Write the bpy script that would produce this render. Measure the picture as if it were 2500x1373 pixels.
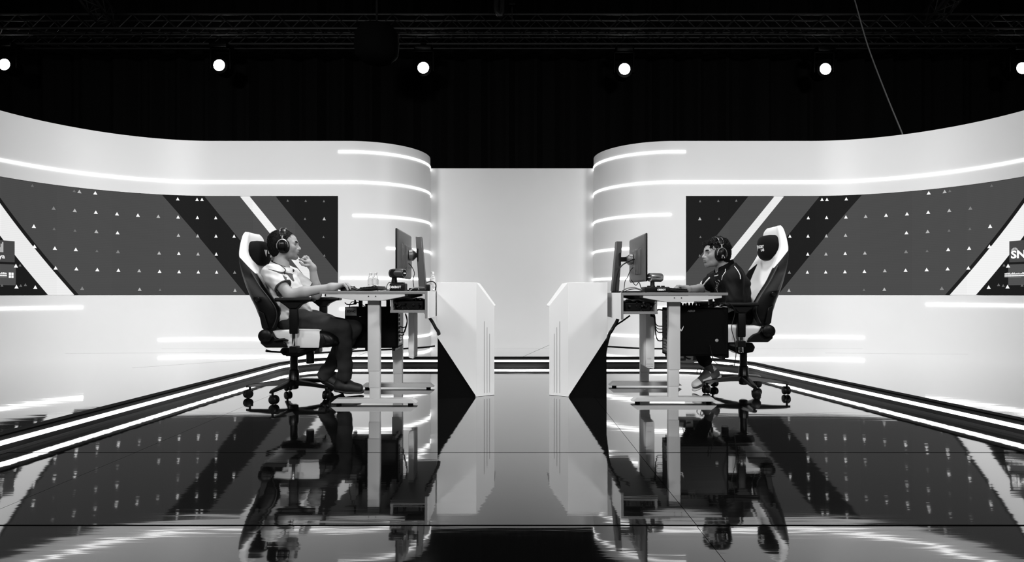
import bpy, bmesh, math, random
import numpy as np
from mathutils import Vector, Matrix, Euler

# ------------------------------------------------------------------ camera, world, lights
SC = bpy.context.scene
COL = SC.collection
for o in list(bpy.data.objects):
    bpy.data.objects.remove(o, do_unlink=True)
R = math.radians
FPX, EYE, HOR = 1462.0, 0.73, 717.0          # focal length in px of the 2500 px frame, eye height, horizon row

cam_d = bpy.data.cameras.new('camera')
cam_d.sensor_width = 36.0
cam_d.lens = FPX / 2500 * 36.0
cam_d.shift_y = (HOR - 686.5) / 2500
cam_d.clip_end = 100
cam = bpy.data.objects.new('camera', cam_d)
cam.location = (0, 0, EYE)
cam.rotation_euler = (R(90), 0, 0)
COL.objects.link(cam)
SC.camera = cam

SC.view_settings.view_transform = 'Standard'
SC.view_settings.look = 'None'
SC.view_settings.gamma = 1.0
SC.view_settings.use_curve_mapping = False
SC.view_settings.exposure = 0.14

SC.cycles.max_bounces = 5
SC.cycles.diffuse_bounces = 2
SC.cycles.transmission_bounces = 4

world = bpy.data.worlds.new('hall')
SC.world = world
world.use_nodes = True
world.node_tree.nodes['Background'].inputs[0].default_value = (1, 1, 1, 1)
world.node_tree.nodes['Background'].inputs[1].default_value = 0.004

def area(name, loc, aim, size, power, size_y=None, spread=180):
    l = bpy.data.lights.new(name, 'AREA')
    l.energy = power; l.size = size
    if size_y:
        l.shape = 'RECTANGLE'; l.size_y = size_y
    l.spread = R(spread)
    o = bpy.data.objects.new(name, l)
    o.location = loc
    o.rotation_euler = (Vector(aim) - Vector(loc)).to_track_quat('-Z', 'Y').to_euler()
    COL.objects.link(o)
    return o

def spot(name, loc, aim, power, angle, blend=0.4, radius=0.12):
    l = bpy.data.lights.new(name, 'SPOT')
    l.energy = power; l.spot_size = R(angle); l.spot_blend = blend; l.shadow_soft_size = radius
    o = bpy.data.objects.new(name, l)
    o.location = loc
    o.rotation_euler = (Vector(aim) - Vector(loc)).to_track_quat('-Z', 'Y').to_euler()
    COL.objects.link(o)
    return o

# stage wash hung high in front of the set, a pair of crossing keys, one top light over the players
area('wash_left', (-4.6, -3.5, 4.3), (-4.9, 6.4, 1.5), 1.6, 82, 1.0, 64)
area('wash_right', (4.6, -3.5, 4.3), (4.9, 6.4, 1.5), 1.6, 82, 1.0, 64)
area('cross_left', (-3.4, 2.0, 3.6), (4.6, 6.2, 0.9), 0.8, 35, 0.5, 66)
area('cross_right', (3.4, 2.0, 3.6), (-4.6, 6.2, 0.9), 0.8, 35, 0.5, 66)
area('wash_centre', (0, -2.5, 3.9), (0, 3.6, 0.3), 0.8, 30, 0.5, 60)
area('top_players_left', (-0.9, 4.6, 5.2), (-1.4, 4.2, 0.6), 0.5, 45, 0.5, 90)
area('top_players_right', (0.9, 4.6, 5.2), (1.5, 4.3, 0.6), 0.5, 45, 0.5, 90)

# ------------------------------------------------------------------ materials
def mat(name, col=0.5, rough=0.5, metal=0.0, emit=None, spec=0.5, coat=0.0, noise=None, bump=None, ior=1.5, trans=0.0, alpha=1.0, nscale=(1, 1, 1)):
    m = bpy.data.materials.new(name); m.use_nodes = True
    nt = m.node_tree; b = nt.nodes['Principled BSDF']
    c = (col, col, col, 1) if not isinstance(col, tuple) else (*col, 1)
    b.inputs['Base Color'].default_value = c
    b.inputs['Roughness'].default_value = rough
    b.inputs['Metallic'].default_value = metal
    b.inputs['Specular IOR Level'].default_value = spec
    b.inputs['IOR'].default_value = ior
    b.inputs['Coat Weight'].default_value = coat
    b.inputs['Transmission Weight'].default_value = trans
    b.inputs['Alpha'].default_value = alpha
    if emit is not None:
        b.inputs['Emission Color'].default_value = (1, 1, 1, 1)
        b.inputs['Emission Strength'].default_value = emit
    if noise or bump:
        tc = nt.nodes.new('ShaderNodeTexCoord'); mp = nt.nodes.new('ShaderNodeMapping')
        mp.inputs['Scale'].default_value = nscale
        nt.links.new(tc.outputs['Object'], mp.inputs['Vector'])
    if noise:                                   # (scale, amount): mottled colour
        n = nt.nodes.new('ShaderNodeTexNoise'); n.inputs['Scale'].default_value = noise[0]; n.inputs['Detail'].default_value = 5
        nt.links.new(mp.outputs['Vector'], n.inputs['Vector'])
        mr = nt.nodes.new('ShaderNodeMapRange'); mr.inputs['To Min'].default_value = max(0, c[0] * (1 - noise[1])); mr.inputs['To Max'].default_value = c[0] * (1 + noise[1])
        mr.inputs['From Min'].default_value = 0.3; mr.inputs['From Max'].default_value = 0.7
        nt.links.new(n.outputs['Fac'], mr.inputs['Value']); nt.links.new(mr.outputs['Result'], b.inputs['Base Color'])
    if bump:                                    # (scale, strength, distance)
        n = nt.nodes.new('ShaderNodeTexNoise'); n.inputs['Scale'].default_value = bump[0]; n.inputs['Detail'].default_value = 3
        nt.links.new(mp.outputs['Vector'], n.inputs['Vector'])
        bp = nt.nodes.new('ShaderNodeBump'); bp.inputs['Strength'].default_value = bump[1]; bp.inputs['Distance'].default_value = bump[2]
        nt.links.new(n.outputs['Fac'], bp.inputs['Height']); nt.links.new(bp.outputs['Normal'], b.inputs['Normal'])
    return m

M = {}
M['wall'] = mat('white_painted_board', 0.80, 0.45, noise=(1.2, 0.02))
M['wall_edge'] = mat('dark_edge', 0.03, 0.6)
M['led'] = mat('led_strip_glow', 0.8, 0.5, emit=2.6)
M['black'] = mat('matte_black', 0.0015, 0.6, spec=0.04)
M['riser'] = mat('black_riser', 0.008, 0.35, noise=(6, 0.5))
M['curtain'] = mat('black_velour', 0.006, 0.95, spec=0.1)
M['floor'] = mat('black_gloss_floor', 0.003, 0.035, ior=2.0, bump=(1.0, 1.0, 0.00030), nscale=(1.5, 16, 1))
def gloss_floor(m):
    """polished black acrylic: mirror share grows towards grazing view"""
    nt = m.node_tree; b = nt.nodes['Principled BSDF']; out = nt.nodes['Material Output']
    b.inputs['Specular IOR Level'].default_value = 0.0
    lw = nt.nodes.new('ShaderNodeLayerWeight'); lw.inputs['Blend'].default_value = 0.5
    pw = nt.nodes.new('ShaderNodeMath'); pw.operation = 'POWER'; pw.inputs[1].default_value = 4.0
    mu = nt.nodes.new('ShaderNodeMath'); mu.operation = 'MULTIPLY_ADD'; mu.inputs[1].default_value = 1.42; mu.inputs[2].default_value = 0.02; mu.use_clamp = True
    gl = nt.nodes.new('ShaderNodeBsdfGlossy'); gl.inputs['Roughness'].default_value = 0.035; gl.inputs['Color'].default_value = (1, 1, 1, 1)
    mx = nt.nodes.new('ShaderNodeMixShader'); L = nt.links
    L.new(lw.outputs['Facing'], pw.inputs[0]); L.new(pw.outputs[0], mu.inputs[0]); L.new(mu.outputs[0], mx.inputs[0])
    L.new(b.outputs[0], mx.inputs[1]); L.new(gl.outputs[0], mx.inputs[2]); L.new(mx.outputs[0], out.inputs['Surface'])
    src = b.inputs['Normal'].links[0].from_socket; L.new(src, gl.inputs['Normal'])
    return m
gloss_floor(M['floor'])
M['floor_base'] = mat('floor_base', 0.10, 0.6)
M['truss'] = mat('dull_black_alloy', 0.05, 0.5, metal=0.6)
M['lens'] = mat('lamp_lens', 0.9, 0.3, emit=14)
M['white'] = mat('white_lacquer', 0.66, 0.3)
M['slot'] = mat('slot_shadow_gap', 0.25, 0.6)
M['plastic'] = mat('black_plastic', 0.002, 0.38, spec=0.16)
M['plastic_grey'] = mat('charcoal_plastic', 0.025, 0.4)
M['monitor_grey'] = mat('monitor_back_grey', 0.06, 0.45)
M['steel_black'] = mat('black_metal', 0.0015, 0.3, spec=0.16)
M['chrome'] = mat('chrome', 0.75, 0.12, metal=1.0)
M['silver'] = mat('silver_satin', 0.45, 0.28, metal=0.9)
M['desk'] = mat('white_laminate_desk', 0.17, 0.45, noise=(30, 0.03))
M['desk_metal'] = mat('grey_white_steel', 0.50, 0.4, noise=(4, 0.04))
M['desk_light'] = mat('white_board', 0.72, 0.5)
M['cable'] = mat('black_cable', 0.004, 0.45, spec=0.3)
M['cable_grey'] = mat('grey_cable', 0.16, 0.5)
M['leather_black'] = mat('black_leather', 0.002, 0.42, spec=0.2, bump=(220, 0.15, 0.001))
M['leather_white'] = mat('white_leather', 0.62, 0.5, bump=(160, 0.12, 0.001), noise=(5, 0.05))
M['velour'] = mat('black_pillow_velour', 0.003, 0.9, spec=0.15)
M['print_white'] = mat('white_print', 0.75, 0.5)
M['print_grey'] = mat('grey_print', 0.25, 0.5)
M['glass'] = mat('clear_bottle', 0.95, 0.05, trans=0.95, ior=1.2)
M['label'] = mat('bottle_label', 0.7, 0.4)

# ------------------------------------------------------------------ mesh helpers
def tag(o, label=None, cat=None, group=None, kind=None):
    if label: o['label'] = label
    if cat: o['category'] = cat
    if group: o['group'] = group
    if kind: o['kind'] = kind
    return o

def empty(name, loc=(0, 0, 0), rz=0.0):
    o = bpy.data.objects.new(name, None)
    o.location = loc; o.rotation_euler = (0, 0, rz); o.empty_display_size = 0.1
    COL.objects.link(o)
    return o

def attach(o, parent, world=True):
    """parent o; world=True: o's mesh is in world coordinates, else in the parent's own"""
    o.parent = parent
    if world:
        m = Matrix.Identity(4); q = parent
        m = Matrix.LocRotScale(q.location, q.rotation_euler, q.scale)
        o.matrix_parent_inverse = m.inverted()
    return o

class MB:
    def __init__(self):
        self.v = []; self.f = []; self.mi = []
    def add(self, verts, faces, mi=0):
        n = len(self.v)
        self.v += [tuple(map(float, p)) for p in verts]
        self.f += [tuple(i + n for i in f) for f in faces]
        self.mi += [mi] * len(faces)
        return self
    def box(self, x0, x1, y0, y1, z0, z1, mi=0, T=None):
        v = [(x, y, z) for z in (z0, z1) for y in (y0, y1) for x in (x0, x1)]
        if T is not None: v = [T @ Vector(p) for p in v]
        return self.add(v, [(0, 2, 3, 1), (4, 5, 7, 6), (0, 1, 5, 4), (2, 6, 7, 3), (0, 4, 6, 2), (1, 3, 7, 5)], mi)
    def prism(self, poly, axis, a, b, mi=0):
        """poly: 2-D outline extruded along axis (x: poly is (y,z); y: (x,z); z: (x,y)) from a to b"""
        def p3(p, t):
            return (t, p[0], p[1]) if axis == 'x' else (p[0], t, p[1]) if axis == 'y' else (p[0], p[1], t)
        n = len(poly)
        v = [p3(p, a) for p in poly] + [p3(p, b) for p in poly]
        f = [tuple(range(n))[::-1], tuple(range(n, 2 * n))]
        f += [(i, (i + 1) % n, n + (i + 1) % n, n + i) for i in range(n)]
        return self.add(v, f, mi)
    def tube(self, pts, r, seg=8, mi=0, cap=True, closed=False):
        pts = [Vector(p) for p in pts]
        n = len(pts); rs = r if isinstance(r, (list, tuple)) else [r] * n
        rings = []; up = None
        for i, p in enumerate(pts):
            if closed: t = (pts[(i + 1) % n] - pts[i - 1])
            else: t = (pts[min(i + 1, n - 1)] - pts[max(i - 1, 0)])
            t.normalize()
            if up is None:
                up = Vector((0, 0, 1)) if abs(t.z) < 0.9 else Vector((1, 0, 0))
            a = t.cross(up).normalized(); b = a.cross(t).normalized(); up = b
            rings.append([p + (a * math.cos(2 * math.pi * k / seg) + b * math.sin(2 * math.pi * k / seg)) * rs[i] for k in range(seg)])
        return self.loft(rings, mi, cap and not closed, closed)
    def loft(self, rings, mi=0, cap=True, closed=False):
        n = len(rings); m = len(rings[0])
        v = [p for rg in rings for p in rg]; f = []
        for i in range(n if closed else n - 1):
            j = (i + 1) % n
            for k in range(m):
                l = (k + 1) % m
                f.append((i * m + k, i * m + l, j * m + l, j * m + k))
        if cap:
            f.append(tuple(range(m))[::-1]); f.append(tuple((n - 1) * m + k for k in range(m)))
        return self.add(v, f, mi)
    def lathe(self, prof, seg=20, c=(0, 0, 0), axis='z', mi=0):
        """prof: (radius, height) pairs"""
        rings = []
        for r, h in prof:
            rg = []
            for k in range(seg):
                a = 2 * math.pi * k / seg
                p = (r * math.cos(a), r * math.sin(a), h)
                if axis == 'x': p = (h, p[0], p[1])
                elif axis == 'y': p = (p[1], h, p[0])
                rg.append((p[0] + c[0], p[1] + c[1], p[2] + c[2]))
            rings.append(rg)
        return self.loft(rings, mi, True)
    def ball(self, c, r, seg=14, mi=0, T=None):
        if not isinstance(r, (tuple, list)): r = (r, r, r)
        rings = []
        n = seg // 2
        for i in range(n + 1):
            th = math.pi * (0.02 + 0.96 * i / n)
            rg = []
            for k in range(seg):
                a = 2 * math.pi * k / seg
                p = Vector((r[0] * math.sin(th) * math.cos(a), r[1] * math.sin(th) * math.sin(a), -r[2] * math.cos(th)))
                if T is not None: p = T @ p
                rg.append(p + Vector(c))
            rings.append(rg)
        return self.loft(rings, mi, True)
    def rbox(self, c, size, r, mi=0, T=None, n=4):
        """box with rounded vertical edges and softened top and bottom (super-ellipse rings)"""
        sx, sy, sz = size[0] / 2, size[1] / 2, size[2] / 2
        r = min(r, sx, sy, sz)
        rings = []
        prof = [(-r * (1 - math.cos(a)), -sz + r - r * math.sin(a)) for a in [math.pi / 2 * (1 - i / n) for i in range(n + 1)]]
        prof = [(-(r - r * math.sin(math.pi / 2 * i / n)), -sz + r - r * math.cos(math.pi / 2 * i / n)) for i in range(n + 1)]
        prof += [(d, -h) for d, h in prof[::-1]]
        for ins, h in prof:
            rg = []
            for qx, qy, a0 in ((1, 1, 0), (-1, 1, 90), (-1, -1, 180), (1, -1, 270)):
                for i in range(n + 1):
                    a = R(a0 + 90 * i / n)
                    rr = max(r + ins, 0.0002)
                    p = Vector((qx * (sx - r) + rr * math.cos(a), qy * (sy - r) + rr * math.sin(a), h))
                    if T is not None: p = T @ p
                    rg.append(p + Vector(c))
            rings.append(rg)
        return self.loft(rings, mi, True)
    def build(self, name, mats, parent=None, world=True, smooth=40, bevel=0.0, bseg=2):
        me = bpy.data.meshes.new(name)
        me.from_pydata(self.v, [], self.f)
        if not isinstance(mats, (list, tuple)): mats = [mats]
        for m in mats: me.materials.append(M[m] if isinstance(m, str) else m)
        if len(mats) > 1: me.polygons.foreach_set('material_index', self.mi)
        bm = bmesh.new(); bm.from_mesh(me)
        bmesh.ops.recalc_face_normals(bm, faces=bm.faces)
        bm.to_mesh(me); bm.free()
        if smooth:
            me.shade_smooth(); me.set_sharp_from_angle(angle=R(smooth))
        me.update()
        o = bpy.data.objects.new(name, me); COL.objects.link(o)
        if parent is not None:
            if parent.type == 'EMPTY': attach(o, parent, world)
            else:
                o.parent = parent
        if bevel:
            b = o.modifiers.new('bevel', 'BEVEL'); b.width = bevel; b.segments = bseg; b.limit_method = 'ANGLE'; b.angle_limit = R(40)
        return o

def copy_tree(o, parent=None):
    c = o.copy(); COL.objects.link(c); c.parent = parent
    if parent is not None: c.matrix_parent_inverse = o.matrix_parent_inverse.copy()
    for ch in [x for x in o.children]: copy_tree(ch, c)
    return c

def P(x, y, d):
    """photo pixel at distance d -> point of the room"""
    return Vector(((x - 1250) * d / FPX, d, EYE - (y - HOR) * d / FPX))

def spline(pts, n=8):
    """Catmull-Rom through points"""
    pts = [Vector(p) for p in pts]; out = []
    for i in range(len(pts) - 1):
        p0 = pts[max(i - 1, 0)]; p1 = pts[i]; p2 = pts[i + 1]; p3 = pts[min(i + 2, len(pts) - 1)]
        for k in range(n):
            t = k / n
            out.append(0.5 * ((2 * p1) + (-p0 + p2) * t + (2 * p0 - 5 * p1 + 4 * p2 - p3) * t * t + (-p0 + 3 * p1 - 3 * p2 + p3) * t ** 3))
    out.append(pts[-1])
    return out

def text_mesh(s, size, align='CENTER', bold=0.0):
    """lettering as flat triangles: list of (u, v), faces"""
    cu = bpy.data.curves.new('lettering', 'FONT'); cu.body = s; cu.size = size; cu.align_x = align; cu.align_y = 'CENTER'; cu.offset = bold; cu.resolution_u = 3
    o = bpy.data.objects.new('lettering', cu); COL.objects.link(o)
    dg = bpy.context.evaluated_depsgraph_get(); dg.update()
    me = bpy.data.meshes.new_from_object(o.evaluated_get(dg))
    v = [(p.co.x, p.co.y) for p in me.vertices]; f = [tuple(p.vertices) for p in me.polygons]
    bpy.data.objects.remove(o); bpy.data.curves.remove(cu); bpy.data.meshes.remove(me)
    return v, f

def cable(name, pts, r, mt, parent=None, label=None, cat='cable', group=None, n=8):
    o = MB().tube(spline(pts, n), r, 6).build(name, mt, parent)
    if label: tag(o, label, cat, group)
    return o
# ------------------------------------------------------------------ the set: walls, screens, floor, platform
STEP = 0.083                                  # platform height above the sunken stage floor
WTOP, SZ0, SZ1 = 2.54, 0.710, 1.888           # wall top, screen bottom and top

def wall_path():
    p = [(-5.1, 2.5)]
    p += [(-5.1, 2.5 + 3.05 * i / 8) for i in range(1, 9)]
    p += [(-3.55 + 1.55 * math.cos(R(a)), 5.55 + 1.55 * math.sin(R(a))) for a in np.linspace(180, 90, 46)[1:]]
    p += [(-3.55 + 1.62 * i / 6, 7.1) for i in range(1, 7)]
    p += [(-1.93 + 0.84 * math.cos(R(a)), 7.94 + 0.84 * math.sin(R(a))) for a in np.linspace(-90, 80, 52)[1:]]
    return np.array(p)
WP = wall_path()
WSEG = np.hypot(*np.diff(WP, axis=0).T)
WS = np.r_[0, np.cumsum(WSEG)]
SCR0, SCR1 = 0.9, 6.972                       # screen from / to along the wall

def wpt(s, z, off, mir):
    """point of the wall face: s metres along it, off metres proud of it (towards the stage)"""
    x = np.interp(s, WS, WP[:, 0]); y = np.interp(s, WS, WP[:, 1])
    e = 0.02
    tx = np.interp(s + e, WS, WP[:, 0]) - np.interp(s - e, WS, WP[:, 0]); ty = np.interp(s + e, WS, WP[:, 1]) - np.interp(s - e, WS, WP[:, 1])
    l = math.hypot(tx, ty); nx, ny = ty / l, -tx / l
    x += nx * off; y += ny * off
    return Vector(((-x if mir else x), y, z))

def pix_wall(x, y, mir):
    if mir: x = 2500 - x
    g = WP[:, 0] - (x - 1250) / FPX * WP[:, 1]
    for i in range(len(g) - 1):
        if g[i] <= 0 < g[i + 1]:
            w = -g[i] / (g[i + 1] - g[i])
            d = WP[i, 1] + w * (WP[i + 1, 1] - WP[i, 1])
            return WS[i] + w * WSEG[i], EYE - (y - HOR) * d / FPX
    return None

def stations(a, b, step=0.06):
    st = sorted(set([a, b] + [float(s) for s in WS if a + 1e-4 < s < b - 1e-4]))
    return st

def ribbon(mb, a, b, z0, z1, o0, o1, mir, mi=0):
    """curved board between s=a..b, z0..z1 and depth o0 (back) .. o1 (front)"""
    st = stations(a, b)
    rings = [[wpt(s, z0, o0, mir), wpt(s, z0, o1, mir), wpt(s, z1, o1, mir), wpt(s, z1, o0, mir)] for s in st]
    return mb.loft(rings, mi, True)

def screen_material(name):
    m = bpy.data.materials.new(name); m.use_nodes = True
    nt = m.node_tree; b = nt.nodes['Principled BSDF']; L = nt.links
    b.inputs['Base Color'].default_value = (0.003,) * 3 + (1,); b.inputs['Roughness'].default_value = 0.6; b.inputs['Specular IOR Level'].default_value = 0.05
    uv = nt.nodes.new('ShaderNodeUVMap'); uv.uv_map = 'sz'
    sp = nt.nodes.new('ShaderNodeSeparateXYZ'); L.new(uv.outputs[0], sp.inputs[0])
    def mth(op, a, bb):
        n = nt.nodes.new('ShaderNodeMath'); n.operation = op
        for i, q in enumerate((a, bb)):
            if isinstance(q, (int, float)): n.inputs[i].default_value = q
            else: L.new(q, n.inputs[i])
        return n.outputs[0]
    c1 = mth('ADD', sp.outputs[0], mth('MULTIPLY', sp.outputs[1], 0.81))
    c2 = mth('ADD', sp.outputs[0], mth('MULTIPLY', sp.outputs[1], 0.74))
    def between(c, a, bb): return mth('MULTIPLY', mth('GREATER_THAN', c, a), mth('LESS_THAN', c, bb))
    g, k, w = 0.060, 0.0075, 0.78
    val = g
    def paint(val, mask, v): return mth('ADD', mth('MULTIPLY', val, mth('SUBTRACT', 1.0, mask)), mth('MULTIPLY', mask, v))
    val = paint(val, between(c1, 6.457, 6.912), k)
    val = paint(val, between(c1, 7.332, 7.447), w)
    val = paint(val, mth('GREATER_THAN', c1, 7.756), k)
    val = paint(val, mth('LESS_THAN', c2, 4.664), k)
    val = paint(val, between(c2, 4.385, 4.622), w)
    # two sponsor tiles on the outer end of the screen
    def rect(a, bb, z0, z1): return mth('MULTIPLY', between(sp.outputs[0], a, bb), between(sp.outputs[1], z0, z1))
    val = paint(val, rect(2.95, 3.555, 1.045, 1.258), 0.055)
    val = paint(val, rect(2.95, 3.565, 0.812, 1.022), 0.07)
    # LED cabinets differ a little from one another; fine line structure of the rows
    oi = nt.nodes.new('ShaderNodeObjectInfo')
    tone = mth('ADD', 0.95, mth('MULTIPLY', oi.outputs['Random'], 0.1))
    rows = mth('ADD', 1.0, mth('MULTIPLY', mth('SINE', mth('MULTIPLY', sp.outputs[1], 330.0), 0.0), 0.03))
    val = mth('MULTIPLY', mth('MULTIPLY', val, tone), rows)
    em = nt.nodes.new('ShaderNodeCombineXYZ')
    for i in range(3): L.new(val, em.inputs[i])
    L.new(em.outputs[0], b.inputs['Emission Color']); b.inputs['Emission Strength'].default_value = 1.0
    return m
M['screen'] = screen_material('led_screen_picture')
for nm, e in (('tri1', 0.9), ('tri2', 0.40), ('tri3', 0.17), ('tri4', 0.10)):
    M[nm] = mat('screen_graphic_' + nm, 0.02, 0.6, emit=e)

for nm in ('screen', 'tri1', 'tri2', 'tri3', 'tri4', 'lens'):
    M[nm].cycles.emission_sampling = 'NONE'          # dim pictures: no need to aim light samples at them

TRI = [(300 + x / 4.545, 440 + y / 4.545, v) for x, y, v in [(608, 207, 1), (822, 213, 1), (877, 213, 1), (167, 388, 1), (393, 401, .5), (612, 408, 1), (826, 414, 1), (1029, 417, 1), (616, 611, .5), (829, 618, .6), (1032, 620, 1), (1233, 621, 1), (402, 808, .6), (620, 813, 1), (833, 819, .6), (1035, 820, 1), (181, 1005, .6), (407, 1012, 1), (623, 1016, 1), (836, 1019, 1), (1039, 1021, 1), (1239, 1022, .35), (186, 1211, .5), (412, 1217, .2), (1243, 1222, .5), (2233, 427, .7), (1828, 225, .1), (2028, 228, .1), (2230, 232, .12), (2235, 835, .15), (2226, 630, .08), (2020, 428, .08)]]
TRI += [(x / 3.815, 400 + y / 3.815, v) for x, y, v in [(303, 202, .2), (692, 252, .15), (740, 258, .6), (888, 271, 1), (501, 413, .4), (697, 434, .6), (893, 451, .9), (1090, 466, 1), (317, 581, 1), (505, 605, .1), (699, 621, .1), (898, 630, .6), (1095, 642, 1), (323, 769, 1), (512, 786, 1), (707, 798, 1), (903, 811, .2), (1099, 818, .3), (519, 970, 1), (712, 978, 1), (907, 986, .9), (1103, 992, 1), (766, 1160, .3), (150, 950, 1), (188, 945, .2), (155, 1145, 1), (195, 1135, .2), (238, 1127, .15), (330, 1150, .9), (20, 1132, .2)]]

STRIPS = {  # z, from s, to s ; the rounded end is s > 7.10
    False: [(2.412, 6.976, 9.4), (2.052, 0.0, 9.4), (1.655, 7.145, 9.4), (1.275, 7.54, 9.4), (0.913, 7.0, 9.4), (0.578, 0.0, 4.173), (0.545, 6.99, 9.4), (0.187, 4.89, 9.4)],
    True: [(2.412, 6.976, 9.4), (2.052, 0.0, 9.4), (1.667, 7.145, 9.4), (1.275, 7.54, 9.4), (0.913, 6.99, 9.4), (0.608, 0.0, 4.313), (0.56, 6.99, 9.4), (0.215, 4.907, 9.4)]}

def build_wall(side, mir):
    END = float(WS[-1])
    mb = MB()
    T = 0.09
    ribbon(mb, 0.0, END, SZ1, WTOP, -T, 0, mir)                 # band above the screen
    ribbon(mb, 0.0, END, STEP, SZ0, -T, 0, mir)                 # band below it
    ribbon(mb, SCR1, END, SZ0, SZ1, -T, 0, mir)                 # rounded end, full height
    ribbon(mb, 0.0, SCR0, SZ0, SZ1, -T, 0, mir)
    ribbon(mb, SCR0, SCR1, SZ0, SZ1, -T, -0.05, mir)            # back of the niche
    w = mb.build('wall_' + side, 'wall', smooth=30)
    tag(w, kind='structure')
    for z, a, b in STRIPS[mir]:
        s = MB()
        b = min(b, END - 0.02)
        ribbon(s, a, b, z - 0.0125, z + 0.0125, 0.001, 0.007, mir)
        o = s.build('light_strip', 'led', smooth=30); o.parent = w
    # dark shadow gap framing the niche
    # LED screen set into the niche
    root = empty('led_screen', wpt(3.9, SZ0, 0, mir))
    tag(root, ('curved LED wall left of the stage with dark stripes and tiny triangles' if not mir else
               'curved LED wall right of the stage, its tile lettered SNB, with dark stripes'), 'screen', 'LED walls')
    n = 12
    edges = [SCR0 + 0.004 + (SCR1 - SCR0 - 0.008) * i / n for i in range(n + 1)]
    for i in range(n):
        a, b = edges[i] + 0.0008, edges[i + 1] - 0.0008
        p = MB(); z0, z1 = SZ0 + 0.004, SZ1 - 0.007
        st = stations(a, b)
        for zz0, zz1 in ((z0, z1),):
            rings = [[wpt(s, zz0, -0.045, mir), wpt(s, zz0, -0.004, mir), wpt(s, zz1, -0.004, mir), wpt(s, zz1, -0.045, mir)] for s in st]
            p.loft(rings, 0, True)
        o = p.build('screen_panel', 'screen', root, smooth=0)
        me = o.data
        uvl = me.uv_layers.new(name='sz')
        lookup = {}
        for k, s in enumerate(st):
            for q, z in enumerate((z0, z0, z1, z1)): lookup[k * 4 + q] = (s, z)
        for lp in me.loops: uvl.data[lp.index].uv = lookup[lp.vertex_index]
    # graphics glowing on the panels
    g = MB(); mats = ['tri1', 'tri2', 'tri3', 'tri4']
    for x, y, v in TRI:
        r = pix_wall(x, y, False)
        if not r: continue
        s, z = r; h = 0.019
        mi = 0 if v >= .9 else 1 if v >= .5 else 2 if v >= .3 else 3
        if mi == 3: h = 0.014
        a, b, c = wpt(s - h, z - h, -0.0025, mir), wpt(s + h, z - h, -0.0025, mir), wpt(s, z + h, -0.0025, mir)
        if SZ0 + .03 < z < SZ1 - .03: g.add([a, b, c], [(0, 1, 2)], mi)
    def letter(txt, s, z, size, bold=0.0, mi=0, sx=1.0):
        v, f = text_mesh(txt, size, 'CENTER', bold)
        g.add([wpt(s + (-u if mir else u) * sx, z + q, -0.0025, mir) for u, q in v], f, mi)
    def quad(a, b, z0, z1, mi=0):
        g.add([wpt(a, z0, -0.0025, mir), wpt(b, z0, -0.0025, mir), wpt(b, z1, -0.0025, mir), wpt(a, z1, -0.0025, mir)], [(0, 1, 2, 3)], mi)
    if not mir:
        letter('Qiddiya', 3.37, 1.098, 0.060, 0.0012, 0, 1.0)
        for k in range(9):                                  # cloud-like mark above the word
            a = -0.055 + 0.0135 * k; hh = 0.045 + 0.04 * math.sin(k * 0.9 + 0.6)
            quad(3.385 + a, 3.385 + a + 0.0125, 1.14, 1.155 + hh, 1)
        quad(3.500, 3.520, 0.886, 0.911); quad(3.524, 3.544, 0.886, 0.911); quad(3.500, 3.520, 0.915, 0.940); quad(3.524, 3.544, 0.915, 0.940)
    else:
        letter('SNB', 3.44, 1.117, 0.105, 0.004, 0, 1.05)
        for k in range(5):                                  # small arch mark above the letters
            for q in (-1, 1):
                quad(3.505 + q * (0.004 + 0.006 * k) - 0.003, 3.505 + q * (0.004 + 0.006 * k) + 0.003, 1.168 - 0.004 * k * k * .22, 1.190 - 0.0011 * k * k, 1)
    base = 3.40 if not mir else 3.515
    rnd = random.Random(5)
    for k in range(22):                                     # two lines of tiny unreadable script
        a = base + 0.075 - 0.0085 * k
        quad(a, a + 0.006, 0.921, 0.929 + rnd.random() * 0.012, 0)
        quad(a, a + 0.0072, 0.902, 0.916, 0)
        if k < 18: quad(a, a + 0.0078, 0.892, 0.8945, 1)
    o = g.build('screen_graphics', mats, root, smooth=0)
    o['kind'] = 'stuff'
    return w

build_wall('left', False)
build_wall('right', True)

wb = MB().box(-1.75, 1.75, 8.14, 8.22, STEP, 2.432).build('wall_back', 'wall'); tag(wb, kind='structure')

# ---- glossy stage floor: big sheets with fine joints
fl = MB().box(-7, 7, -2.0, 13.4, -0.08, -0.022).build('floor', 'floor_base'); tag(fl, kind='structure')
xs = [-7.0, -4.04, -1.73, 0.58, 2.9, 7.0]
ys = [-2.0, 0.62, 1.885, 2.75, 4.25, 5.10, 6.6]
tilt = {2: -0.22, 1: -0.10, 3: 0.03}
rnd = random.Random(3)
for j in range(len(ys) - 1):
    for i in range(len(xs) - 1):
        g = 0.0011
        x0, x1, y0, y1 = xs[i] + g, xs[i + 1] - g, ys[j] + g, ys[j + 1] - g
        m = MB().box(x0, x1, y0, y1, -0.02, 0.0)
        t = math.tan(R(tilt.get(j, 0.0) + rnd.uniform(-0.02, 0.02))); cy = (y0 + y1) / 2
        m.v = [(x, y, z + t * (y - cy)) for x, y, z in m.v]
        o = m.build('floor_sheet', 'floor', smooth=0); o.parent = fl

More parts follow.
